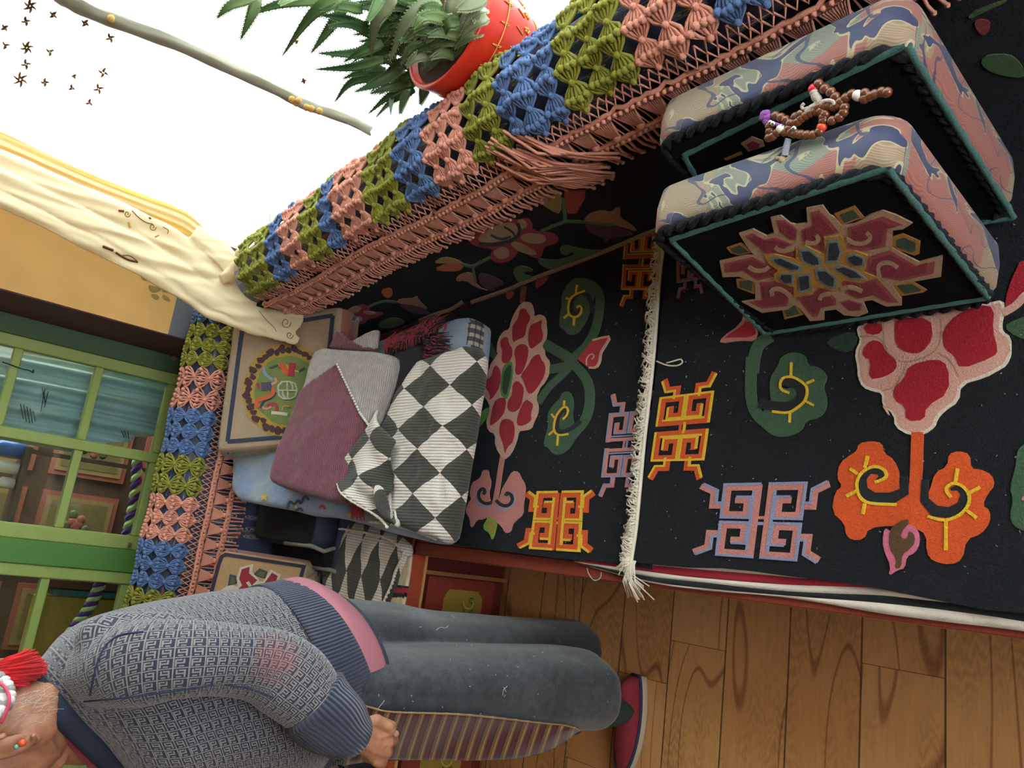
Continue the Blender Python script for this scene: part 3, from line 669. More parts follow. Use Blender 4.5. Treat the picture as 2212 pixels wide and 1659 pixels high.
P2.add(ORG, 'z6', OL, 2, 1); P2.line(ORG, 'z6', [(1588, 500), (1582, 700), (1568, 930)], 72, 2.3, 0)
P2.line(BLACK, 'z6', [(1510, 760), (1512, 850), (1440, 890), (1330, 890), (1268, 845), (1262, 770), (1305, 722), (1365, 732), (1382, 768), (1345, 790)], [40, 52, 66, 66, 58, 52, 44, 38, 30, 14], 3)
P2.line(BLACK, 'z6', [(1632, 780), (1630, 900), (1690, 965), (1780, 975), (1848, 935), (1868, 865), (1832, 825), (1785, 838)], [40, 50, 66, 62, 54, 44, 34, 16], 3)
P2.line(YEL, 'z6', [(1465, 928), (1290, 922), (1240, 872), (1230, 790), (1270, 728), (1340, 698), (1402, 724), (1412, 770), (1340, 797)], 18, 4)
P2.line(YEL, 'z6', [(1650, 997), (1750, 1027), (1850, 987), (1897, 920), (1892, 858), (1850, 813), (1790, 798), (1750, 840), (1788, 886)], 18, 4)
for a, b in (((1280, 712), (1297, 642)), ((1238, 748), (1193, 716)), ((1238, 845), (1172, 878)), ((1280, 922), (1268, 984)), ((1812, 800), (1826, 716)), ((1890, 862), (1957, 826)), ((1880, 962), (1937, 1006)), ((1757, 1022), (1756, 1196))): P2.line(YEL, 'z6', [a, b], 19, 4, 0)
P2.add('cf6c86', 'z6', [(1395, 1062), (1430, 1085), (1500, 1078), (1540, 1036), (1592, 1076), (1603, 1150), (1572, 1212), (1522, 1232), (1512, 1302), (1470, 1312), (1418, 1348), (1433, 1290), (1398, 1212), (1383, 1150)], 3, 1)
P2.add('5a3f26', 'z6', [(1425, 1075), (1480, 1030), (1535, 1012), (1540, 1040), (1502, 1080), (1490, 1122), (1530, 1132), (1538, 1080), (1570, 1100), (1577, 1150), (1540, 1196), (1500, 1220), (1494, 1300), (1455, 1306), (1467, 1250), (1420, 1180)], 3.6, 1)
P2.add(G1, 'z6', [(2180, 600), (2230, 560), (2330, 560), (2330, 1120), (2212, 1082), (2150, 1052), (2130, 990), (2152, 900), (2130, 830), (2162, 720), (2172, 640)], 2, 1); P2.line('cf6c86', 'z6', [(2205, 890), (2240, 900), (2260, 960)], 22, 3)
P2.fret(px('z6', [(457, 812), (930, 803), (870, 1250), (408, 1218)]), PINK, LAV, .085)
P2.fret([px('z6', [(82, 302)])[0], px('z6', [(30, 668)])[0], px('z6', [(322, 660)])[0], px('z6', [(378, 265)])[0]], ORG, YEL, .10)
P2.fret(px('z4', [(1835, 420), (1838, 725), (1990, 700), (2010, 400)]), 'a9564c', '7a7f9c', .09)
flecks(P2, .05, .60, .30, .93, 220)
carpet2 = mb.build('bench_carpet', P2.mats)
tag(carpet2, 'black wool bench carpet with an orange scrolled leaf, nearer the viewer', 'carpet')
# tied fringe
mb = MB(); rnd = random.Random(3)
path = [onz(x, y, ZC2 + .004) for x, y in ((1438, 505), (1430, 560), (1422, 640), (1416, 720), (1409, 800), (1400, 880), (1391, 960), (1382, 1060), (1374, 1140), (1366, 1195), (1362, 1222))]
pts = spline(path, 200); mb.tube(pts, .0042, 5); mb.tube([p + V((.001, .007, .001)) for p in pts], .0035, 5)
for i in range(0, 199, 1):
    for k in range(2):
        p = pts[i] + V((rnd.uniform(-.002, .002), 0, rnd.uniform(0, .003)))
        L = rnd.uniform(.018, .036); a = rnd.uniform(-.9, .9); h = rnd.uniform(.002, .009)
        d = V((math.sin(a), math.cos(a), 0)); e = V((rnd.uniform(-.006, .006), 0, 0))
        mb.tube([p, p + d * L * .4 + V((0, 0, h)) + e, p + d * L * .8 + V((0, 0, h * .6)) - e, p + d * L + V((0, 0, -.003))], rnd.uniform(.0011, .0018), 4)
endp = pts[-1]
for k in range(26):
    a = rnd.uniform(-.5, .9); d = V((-.35 - .3 * rnd.random(), -.35 * a, 0)).normalized(); L = rnd.uniform(.03, .07)
    mb.tube([endp + V((.01, rnd.uniform(-.012, .012), 0)), endp + d * L * .5 + V((0, 0, .006)), endp + d * L + V((0, 0, -.012 - .02 * rnd.random()))], .0016, 4)
mb.tube(spline([onz(x, y, ZC2 + .01) for x, y in ((1418, 780), (1440, 789), (1462, 790), (1474, 783), (1470, 776), (1456, 780), (1440, 784))], 18), .0016, 5)
mb.build('fringe', yarn('d8cfbd'), carpet2)
# striped cloth under the carpet edge
LN = [[(1240, 1195), (1390, 1200), (1500, 1207), (1700, 1226), (1900, 1255), (2060, 1285), (2212, 1312), (2450, 1346)], [(1240, 1208), (1390, 1219), (1500, 1229), (1700, 1246), (1900, 1266), (2060, 1296), (2212, 1314), (2450, 1349)],
      [(1242, 1212), (1390, 1233), (1500, 1247), (1700, 1263), (1900, 1271), (2060, 1299), (2212, 1316), (2450, 1352)], [(1245, 1214), (1390, 1243), (1500, 1256), (1700, 1277), (1900, 1286), (2060, 1303), (2212, 1320), (2450, 1357)],
      [(1250, 1216), (1390, 1252), (1500, 1268), (1700, 1286), (1900, 1302), (2060, 1320), (2212, 1342), (2450, 1384)], [(1255, 1217), (1390, 1254), (1500, 1272), (1700, 1290), (1900, 1324), (2060, 1345), (2212, 1363), (2450, 1402)]]
mb = MB(); zs = (.4095, .4093, .409, .408, .406, .403)
rows = [[V((q.x + (.05 if k == 0 else 0), q.y, z + (.0 if k in (0, 5) else .0014 * math.sin(i * .9 + k)))) for i, q in enumerate(spline([onz(x, y, z) for x, y in l], 57))] for k, (l, z) in enumerate(zip(LN, zs))]
for k in range(5): mb.loft([rows[k], rows[k + 1]], k, False, False)
cr, rd_, bk_ = yarn('d6cdbf'), yarn('a81f33'), yarn('16181d')
tag(mb.build('striped_cloth', [cr, rd_, cr, bk_, cr], solid=.0016), 'red, cream and black striped cloth peeping out under the near carpet edge', 'cloth')
tag(MB().tube(spline([onz(x, y, .398) + V((0, 0, .0)) for x, y in ((1268, 1226), (1272, 1240), (1284, 1254), (1297, 1248), (1299, 1236))], 20), .0011, 5).build('loose_thread', yarn('a9b4c4')), 'loose pale blue thread hanging over the red bench rail', 'thread')

# ================================================================== BACKRESTS
def brocade():
    t = Mt('navy_brocade'); c = t.coord('UV'); n0 = t.noise(c, 7, 2); x, y, z = t.xyz(c)
    w1 = t.noise(c, 10, 2, .5, 1.5); w2 = t.noise(t.comb(x * 1 + 3.7, y * 1 + 1.3), 8, 1, .5, 1.0)
    hue = t.voro(t.comb(x + w1 * .03, y + w2 * .03), 11, 'F1', 'Color'); hue = t.xyz(hue.v)[0]
    strp = ((y * 2000 + w1 * 110).sin() * .5 + .5)
    c1 = t.mix(hue > .42, '8f564b', '8c775d'); c1 = t.mix(hue > .72, c1, '707767')
    c1 = t.shade(c1, strp, .72, 1.12)
    m = w1.step(.435, .44); edge = (w1 - .4725).abs().step(.014, .008) if False else ((w1 - .447).abs() < .011)
    base = t.mix(m, '1f274c', c1); base = t.mix(edge * .85, base, 'a89b78')
    vein = ((w2 - .5).abs() < .008) * m; base = t.mix(vein * .9, base, '20284c')
    t.bump(m * .8 + strp * .3 * m, .3, .0015)
    return t.fin(base, .55, .2, spec=.4)
BROC = brocade()
def dark_brocade():
    t = Mt('dark_ring_brocade'); c = t.coord('UV', (1, 1, 1)); d = t.voro(c, 22); r = ((d * 60).sin() > .6) * (d < .42)
    n = t.noise(c, 12, 1); base = t.mix(n > .6, '2a3250', '3a4150'); base = t.mix(r * .9, base, 'b5aa7c'); base = t.mix((t.noise(c, 9, 1) > .66) * .9, base, '9a4a38')
    return t.fin(base, .55, .15)
DBROC = dark_brocade()
NB = V((-1, -.072, 0)).normalized()
RB = .087
def bolster_profile():
    p = [(0, .40), (0, .60)]; p += [(RB - RB * math.cos(a), .80 + RB * math.sin(a)) for a in [PI * k / 14 for k in range(15)]]
    p += [(2 * RB, .60), (2 * RB, .40)]; return p
bp = bolster_profile()
mb = MB()
ys = [2.20 - 2.70 * k / 40 for k in range(41)]
cum = [0]
for a, b in zip(bp, bp[1:]): cum.append(cum[-1] + math.hypot(a[0] - b[0], a[1] - b[1]))
mb.loft([[V((bkX(y) + a * min(1, (.938 - bkX(y)) / (2 * RB)) + .008, y, z)) for a, z in bp] for y in ys], 0, False, True, lambda i, j: (ys[min(i, 40)], cum[min(j, len(cum) - 1)]))
bk = thing('long_bolster', 'brocade bolster forming the back of the bench below the bright window', 'backrest', (bkX(.9) + RB, .9, .40))
mb.build('bolster', DBROC, bk)
mb = MB()
yb0, yb1 = 2.20, -.4
c0 = [V((bkX(yb0) - .002, yb0, .425)), V((bkX(yb1) - .002, yb1, .425)), V((bkX(yb1) - .002, yb1, .80)), V((bkX(yb0) - .002, yb0, .80))]
mb.poly([p - NB * .008 for p in c0], NB, .008, 0)
P3 = Pat(mb, c0[0], NB, [BK])
T2, PUR, GR, RD, OV = 'a5715a', '54283f', '4a6a46', 'a3283c', '9a7c46'
for dx in (0,):
    P3.add('96283c', 'z4', [(880, 345), (940, 328), (972, 370), (966, 408), (1090, 418), (1132, 460), (1100, 492), (1040, 500), (1022, 572), (980, 572), (930, 545), (890, 520), (862, 570), (800, 604), (730, 594), (716, 540), (740, 520), (640, 505), (596, 482), (560, 430), (700, 330)], 1, 1)
    for pts in ([(890, 442), (930, 420), (1040, 428), (1052, 470), (1000, 487), (920, 475)], [(832, 482), (870, 468), (960, 510), (1002, 550), (950, 553), (870, 522)], [(740, 522), (800, 498), (832, 530), (822, 570), (770, 578), (736, 550)], [(868, 350), (920, 335), (942, 380), (902, 402)], [(660, 420), (760, 370), (850, 350), (890, 400), (870, 440), (800, 485), (720, 480), (640, 470)]):
        P3.add('a98a6e', 'z4', pts, 2, 1)
    P3.line('2c2630', 'z4', [(650, 488), (740, 488), (830, 470), (882, 440), (895, 400), (880, 360)], 20, 3); P3.line('2c2630', 'z4', [(720, 430), (780, 460), (840, 440)], 12, 3); P3.line('2c2630', 'z4', [(800, 380), (850, 410), (865, 440)], 11, 3)
P3.add(T2, 'z4', [(1272, 352), (1300, 308), (1380, 283), (1440, 298), (1470, 265), (1497, 275), (1487, 330), (1560, 370), (1602, 418), (1500, 382), (1400, 362), (1300, 357)], 2, 1)
P3.add(PUR, 'z4', [(1272, 360), (1400, 366), (1500, 387), (1592, 427), (1500, 442), (1430, 452), (1412, 484), (1388, 446), (1310, 422)], 1.6, 1)
P3.add('a33c3a', 'z4', [(1158, 163), (1287, 163), (1282, 215), (1230, 303), (1180, 303), (1163, 240)], 2, 0); P3.add(OV, 'z4', [(960, 200), (1080, 140), (1142, 180), (1142, 312), (1070, 282)], 1.6, 1)
P3.line(GR, 'z4', [(1152, 210), (1160, 290), (1166, 350)], 22, 2.4); P3.line(GR, 'z4', [(1020, 408), (1100, 375), (1166, 350)], 16, 2.4); P3.line(GR, 'z4', [(1166, 350), (1240, 352), (1330, 358), (1450, 372)], 15, 2.6)
P3.line(GR, 'z4', [(720, 565), (650, 600), (610, 625), (540, 605)], 16, 2); P3.line(GR, 'z4', [(612, 610), (618, 660), (630, 720)], 14, 2.6)
P3.add(GR, 'z4', [(1130, 512), (1150, 496), (1180, 494), (1232, 510), (1320, 524), (1412, 520), (1380, 552), (1280, 575), (1150, 622), (1080, 642), (1010, 610), (996, 572), (1060, 580), (1120, 582), (1190, 562), (1225, 545), (1205, 530), (1170, 558), (1140, 545)], 2, 1)
P3.add(GR, 'z4', [(852, 645), (870, 625), (905, 614), (972, 636), (968, 652), (930, 648), (910, 665), (960, 680), (1000, 690), (940, 712), (890, 722), (860, 680)], 2, 1)
P3.add(T2, 'z4', [(508, 712), (522, 672), (602, 650), (622, 692), (642, 740), (722, 772), (620, 742), (570, 702)], 2, 1); P3.add(PUR, 'z4', [(640, 658), (720, 670), (812, 727), (750, 742), (740, 772), (660, 742)], 1.6, 1)
P3.add('b5573a', 'z4', [(370, 640), (470, 598), (562, 610), (545, 642), (480, 652)], 2, 1); P3.add(OV, 'z4', [(370, 600), (440, 560), (520, 580), (560, 606), (450, 602)], 1.8, 1)
P3.add('96283c', 'zc', [(1040, 520), (1090, 490), (1182, 428), (1242, 450), (1242, 480), (1332, 480), (1290, 512), (1230, 522), (1212, 552), (1120, 553), (1070, 532)], 1, 1)
for pts in ([(1130, 520), (1170, 500), (1205, 520), (1180, 540)], [(1200, 470), (1290, 482), (1260, 496), (1210, 490)], [(1090, 480), (1150, 440), (1200, 450), (1160, 490)]): P3.add('a98a6e', 'zc', pts, 2, 1)
P3.add(T2, 'zc', [(1395, 425), (1420, 400), (1500, 398), (1525, 380), (1535, 410), (1600, 470), (1520, 440)], 2, 1); P3.add(PUR, 'zc', [(1400, 430), (1500, 435), (1620, 490), (1560, 495), (1480, 480)], 1.6, 1)
P3.add(GR, 'zc', [(1290, 545), (1360, 512), (1420, 515), (1460, 545), (1380, 575), (1300, 580)], 1.6, 1); P3.line(GR, 'zc', [(1230, 450), (1320, 410), (1400, 420)], 12, 2.4); P3.add('b5573a', 'zc', [(1300, 350), (1370, 330), (1380, 380), (1340, 400)], 1.8, 1)
P3.line('a5846a', 'z4', [(600, 836), (700, 802), (850, 750), (920, 712), (1080, 652), (1240, 592), (1400, 530), (1540, 470), (1600, 442), (1740, 390)], 19, 4); P3.line('a5846a', 'z4', [(290, 945), (400, 900), (480, 880), (550, 830)], 16, 4)
for z, pts in (('zn', [(1680, 150), (1760, 90), (2000, 0), (2070, 0), (1800, 120), (1720, 165)]), ('zn', [(1800, 560), (1880, 500), (2080, 500), (2160, 560), (2212, 640), (2212, 720), (2000, 700), (1850, 640)])): P3.add('33582a', z, pts, 2, 1)
P3.add('7a2026', 'zn', [(1740, 200), (1800, 170), (1900, 190), (1890, 280), (1830, 330), (1780, 290)], 2, 1)
tag(mb.build('wall_carpet', P3.mats), 'black lotus carpet hung upright on the bench back below the pink fringe', 'carpet')
# back wall bench back
mb = MB(); RB2 = .075; y0 = 2.505
bp2 = [(0, .40), (0, .6)] + [(RB2 - RB2 * math.cos(a), .765 + RB2 * math.sin(a)) for a in [PI * k / 12 for k in range(13)]] + [(2 * RB2, .6), (2 * RB2, .40)]
xs = [.66 - 2.5 * k / 30 for k in range(31)]; cum2 = [0]
for a, b in zip(bp2, bp2[1:]): cum2.append(cum2[-1] + math.hypot(a[0] - b[0], a[1] - b[1]))
mb.loft([[V((x, y0 + a, z)) for a, z in bp2] for x in xs], 0, False, False, lambda i, j: (xs[min(i, 30)], cum2[min(j, len(cum2) - 1)]))
tag(mb.build('long_bolster', DBROC), 'dark bolster along the green paned window under the crochet strip', 'backrest')
# ================================================================== CROCHET COVERS
PK, BL, OV_ = yarn('cf8d78'), yarn('55709e'), yarn('83832a')
rc_ = random.Random(11)
def crochet(P, stripes, a, b, nb, mbs, sgn=1):
    """shell-stitch rows: spindles of strands running down the drape between knots. stripes: list of (s0, s1, colour)"""
    for s0, s1, ci in stripes:
        n = max(1, round(abs(s1 - s0) / a)); mb = mbs[ci]
        for r in range(n):
            sc = s0 + (s1 - s0) * (r + .5) / n; aa = abs(s1 - s0) / n
            for k in range(nb):
                t0 = -b * (k + 1); t1 = -b * k
                def pt(u, off, h):
                    j = rc_.uniform(-.0012, .0012)
                    return P(sc + off + j, t0 + (t1 - t0) * u + j, h)
                offs = (-.50, -.33, -.16, 0, .16, .33, .50)
                for o in offs:
                    w_ = aa * o
                    mb.tube([pt(0, w_ * .16, .002), pt(.25, w_ * .74, .004), pt(.5, w_ * 1.04, .006 + .003 * (1 - abs(o))), pt(.75, w_ * .74, .004), pt(1, w_ * .16, .002)], [.0026, .0033, .0042, .0033, .0026], 4, 0, False)
                for o in (-.34, -.1, .14, .36): mb.sphere(pt(.5 + rc_.uniform(-.08, .08), aa * o, .009), (.0075, .0075, .0065), 6, 4)
                mb.sphere(P(sc, t0, .004), .0065, 6, 4)
            mb.sphere(P(sc, 0, .004), .0065, 6, 4)
def crochet_border(P, s0, s1, mb, fr, per=.047):
    L = abs(s1 - s0); sg = 1 if s1 > s0 else -1
    def q(s, t, h=.003): return P(s0 + sg * s, t, h)
    n = int(L / .017)
    for row in range(2):
        for k in range(n):
            o = (.5 if row else 0)
            a0 = (k + o) * L / n; a1 = (k + o + .5) * L / n; a2 = (k + o + 1) * L / n; tA = -.004 + row * .015; tB = tA + .016
            mb.tube([q(a0, tA), q(a1, tB, .005), q(a2, tA)], .0021, 4, 0, False)
    def band(t, r=.0048):
        m = int(L / .012)
        for d in (-.0045, .0045):
            mb.tube([q(i * L / m, t + d + .0016 * math.sin(i * 2.4 + d * 900), .004 + .0012 * math.sin(i * 2.9)) for i in range(m + 1)], r, 5, 0, False)
        for i in range(m): mb.sphere(q((i + .5) * L / m, t, .009), (.0052, .0052, .0045), 5, 3)
    band(.036); band(.101)
    m = int(L / per)
    for k in range(m):
        c = (k + .5) * L / m
        for o in (-1, -.78, -.56, -.34, -.12, .12, .34, .56, .78, 1):
            mb.tube([q(c + o * .0015, .096), q(c + o * per * .22, .072, .006), q(c + o * per * .40, .048, .004)], [.0026, .0030, .0024], 4, 0, False)
        mb.sphere(q(c, .088, .006), (.009, .009, .006), 6, 4)
        for o in (-.012, 0, .012): mb.tube([q(c + per / 2 + o * .3, .042), q(c + per / 2 + o * 1.0, .070, .002), q(c + per / 2 + o * .9, .096)], .0017, 4, 0, False)
    m = int(L / .0125)
    for k in range(m):
        s = (k + .5) * L / m; j = rc_.uniform(-.007, .007); ln = rc_.uniform(.036, .05)
        fr.tube([q(s, .104), q(s + j * .5, .104 + ln * .5, .008), q(s + j, .104 + ln, .004)], [.0024, .0026, .0030], 5, 0)
        fr.sphere(q(s + j, .105 + ln, .004), .0042, 6, 4)
RBo = RB + .014
def make_P(surf, n0):
    return surf
def prof_point(cx, cz, r, z0, t):
    """arc-then-straight-down profile; t=0 at height z0, t<0 up and over"""
    a0 = math.asin(max(-1, min(1, (z0 - cz) / r))) if z0 > cz else 0
    arc0 = a0 * r
    if z0 <= cz:
        d = (cz - z0) + t
        if d >= 0: return (-r, cz - d, (-1, 0))
        a = -d / r
    else:
        if t > arc0: return (-r, cz - (t - arc0), (-1, 0))
        a = a0 - t / r
    return (-r * math.cos(a), cz + r * math.sin(a), (-math.cos(a), math.sin(a)))
def PR(s, t, h):
    y = s; x, z, n = prof_point(0, .80, RBo, .832, t)
    wv = .004 * math.sin(y * 23 + t * 20) + .003 * math.sin(y * 61 + 1)
    if t > .03: wv = abs(wv) * .5 + .001
    h += wv
    return V((bkX(y) + RB + .006 + x + n[0] * h, y, z + n[1] * h + (.006 * math.sin(y * 9) if t > 0 else 0)))
bplane = (V((bkX(1.0) - .008, 1.0, .6)), NB)
def yb(x, y): return onp(x, y, *bplane).y
bx = [(480, 690), (570, 597), (631, 586), (682, 564), (722, 542), (776, 535), (830, 488), (885, 445), (957, 409), (1029, 358), (1094, 304), (1240, 245), (1364, 139), (1516, 20)]
by = [yb(*p) for p in bx]; by[0] = by[1] + .19
by += [by[-1] - .17, by[-1] - .34, by[-1] - .5]
cs = [1, 2, 0, 1, 2, 0, 1, 2, 0, 1, 2, 1, 0, 2, 1, 0]   # 0 pink 1 olive 2 blue
stripes = [(by[i], by[i + 1], cs[i]) for i in range(len(cs))]
cov = thing('crochet_cover', 'crochet runner in olive, blue and pink with pink fringe along the window bolster', 'crochet cover', PR(1.0, 0, 0))
brd, fr = MB(), MB()
def stripe_parts(P, stripes, a, b, nb):
    for s0, s1, ci in stripes:
        m_ = [MB(), MB(), MB()]; crochet(P, [(s0, s1, ci)], a, b, nb, m_)
        nm = ('pink', 'olive', 'blue')[ci]; tag(m_[ci].build(nm + '_stripe', (PK, OV_, BL)[ci], cov), nm + ' shell stitch stripe')
stripe_parts(PR, stripes, .046, .046, 6)
crochet_border(PR, by[0], .965, brd, fr); crochet_border(PR, .955, by[-1], brd, fr)
# bunched end where one runner overlaps the next
for k in range(26):
    q = rc_.random(); s = .955 + rc_.uniform(-.05, .05); t0 = rc_.uniform(-.02, .05)
    brd.tube([PR(s + .05, t0 - .02, .012), PR(s + rc_.uniform(-.01, .02), t0 + .035, .026), PR(s - .03, t0 + .08, .020), PR(s - .05 + rc_.uniform(-.02, .02), t0 + .115, .012)], .0030, 4, 0, False)
for k in range(9):
    s = .92 + .008 * k; fr.tube([PR(s + .02, .10, .02), PR(s, .14, .02), PR(s - .01, .165 + .008 * math.sin(k * 2), .012)], .0026, 5); fr.sphere(PR(s - .01, .167 + .008 * math.sin(k * 2), .012), .0046, 6, 4)
brd.build('border', PK, cov); fr.build('fringe', PK, cov)
def PBk(s, t, h):
    x, z, n = prof_point(0, .765, RB2 + .008, .742, t)
    h += .003 * math.sin(s * 31 + t * 15)
    return V((s, y0 + RB2 + x + n[0] * h, z + n[1] * h))
bxx = [ony(x, y, y0 - .01).x for x, y in ((500, 640), (475, 700.7), (447, 793), (434, 885), (407, 983), (393, 1072), (358, 1170), (325, 1273))]
bxx += [bxx[-1] - .17 * k for k in range(1, 9)]
cb = [2, 1, 0, 2, 1, 0, 2, 1, 0, 2, 1, 0, 2, 1, 0]
cov = thing('crochet_cover', 'crochet strip in blue, olive and pink hanging in front of the green paned window', 'crochet cover', PBk(0, 0, 0))
brd, fr = MB(), MB()
stripe_parts(PBk, [(bxx[i], bxx[i + 1], cb[i]) for i in range(len(cb))], .056, .048, 5)
crochet_border(PBk, bxx[2], bxx[-1], brd, fr)
brd.build('border', PK, cov); fr.build('fringe', PK, cov)

# ================================================================== CUSHIONS
def rr(w, h, r, n=6):
    o = []
    for cx, cy, a0 in ((w / 2 - r, h / 2 - r, 0), (-w / 2 + r, h / 2 - r, PI / 2), (-w / 2 + r, -h / 2 + r, PI), (w / 2 - r, -h / 2 + r, 1.5 * PI)):
        for k in range(n + 1):
            a = a0 + PI / 2 * k / n; o.append((cx + r * math.cos(a), cy + r * math.sin(a)))
    return o
def cushion(root, TL, TR, BR, BL_, th, sidem, facem, r=.03, braid=None, name='cover_face'):
    TL, TR, BR, BL_ = map(V, (TL, TR, BR, BL_)); c = (TL + TR + BR + BL_) / 4
    u = ((TR - TL) + (BR - BL_)).normalized(); v = ((TL - BL_) + (TR - BR)); n = u.cross(v).normalized(); v = n.cross(u)
    if n.dot(CAM - c) < 0: n = -n
    W = ((TR - TL).length + (BR - BL_).length) / 2; H = ((TL - BL_).length + (TR - BR).length) / 2
    mb = MB(); rings = []
    for ins, d in ((.016, .004), (.006, 0), (0, -.010), (-.002, -th / 2), (0, -th + .012), (.012, -th)):
        rings.append([c + u * p[0] + v * p[1] + n * d for p in rr(W - 2 * ins, H - 2 * ins, r)])
    per = [0]; o = rr(W, H, r)
    for a, b in zip(o, o[1:] + o[:1]): per.append(per[-1] + math.hypot(a[0] - b[0], a[1] - b[1]))
    dp = [0, .012, .022, .022 + th / 2 - .01, th + .01, th + .024]
    mb.loft(rings, 0, True, True, lambda i, j: (per[min(j, len(per) - 1)], dp[min(i, 5)]))
    mb.build('brocade_side', sidem, root)
    f = MB()
    fr_ = [[c + u * p[0] + v * p[1] + n * d for p in rr(W - 2 * i, H - 2 * i, max(.008, r - i * .5))] for i, d in ((.006, -.001), (.009, .007), (.018, .010))]
    f.loft(fr_, 0, True, False); f.add(fr_[-1], [tuple(range(len(fr_[-1])))], 0, None, False)
    fp = Pat(f, c + n * .010, n, [facem])
    return f, fp, c, n, u, v
def finish_face(f, fp, root, braid, c, u, v, n, W, H):
    if braid:
        m_ = MB(); o = [c + u * p[0] + v * p[1] + n * .004 for p in rr(W - .016, H - .016, .03, 8)]; o.append(o[0]); d = []
        L = 0; pts = []
        for a, b in zip(o, o[1:]):
            k = max(1, int((b - a).length / .006))
            for q in range(k): pts.append(a.lerp(b, q / k))
        pts.append(pts[0])
        for ph in (0, PI): m_.tube([p + (n * math.sin(i * .9 + ph) + (p - c).normalized() * math.cos(i * .9 + ph)) * .004 for i, p in enumerate(pts)], .0058, 5)
        m_.build('braided_edge', braid, root)
    f.build('cover_face', fp.mats, root)
TEAL = '45756f'
BKC = pile('090c0f', .4, 1.8, 320, .9, .0)
def black_motif_cushion(label, cs_, teal, motif):
    root = thing('cushion', label, 'cushion', (cs_[2] + cs_[3]) / 2, 'black carpet faced cushions leaning on the bench back')
    f, fp, c, n, u, v = cushion(root, *cs_, .082, BROC, BKC, .038)
    W = (cs_[1] - cs_[0]).length; H = (cs_[0] - cs_[3]).length
    P, Q = [], []
    tp = [fp.q([p])[0] for p in teal]
    cen = sum(tp, V((0, 0, 0))) / 4
    for k in range(4):
        a, b = tp[k], tp[(k + 1) % 4]; d = (b - a).normalized(); nn = fp.n.cross(d) * .0048
        m = 24; vs = []
        for i in range(m + 1):
            p = a.lerp(b, i / m) + fp.n * .0002; w_ = 1 + .25 * math.sin(i * 2.3 + k)
            vs += [p - nn * w_, p - nn * .5 + fp.n * .003, p + nn * .5 + fp.n * .003, p + nn * w_]
        f.add(vs, [(4 * i + j, 4 * i + j + 1, 4 * i + j + 5, 4 * i + j + 4) for i in range(m) for j in range(3)], fp.c(TEAL))
    if motif: motif(fp)
    finish_face(f, fp, root, BK, c, u, v, n, W, H)
def cent(p, k):
    cx = sum(a for a, b in p) / len(p); cy = sum(b for a, b in p) / len(p); return [(cx + (a - cx) * k, cy + (b - cy) * k) for a, b in p]
TANM, REDM, GLD, GRY, NVY = 'b8977a', '8a2238', 'b98c34', '7d8a90', '1c2436'
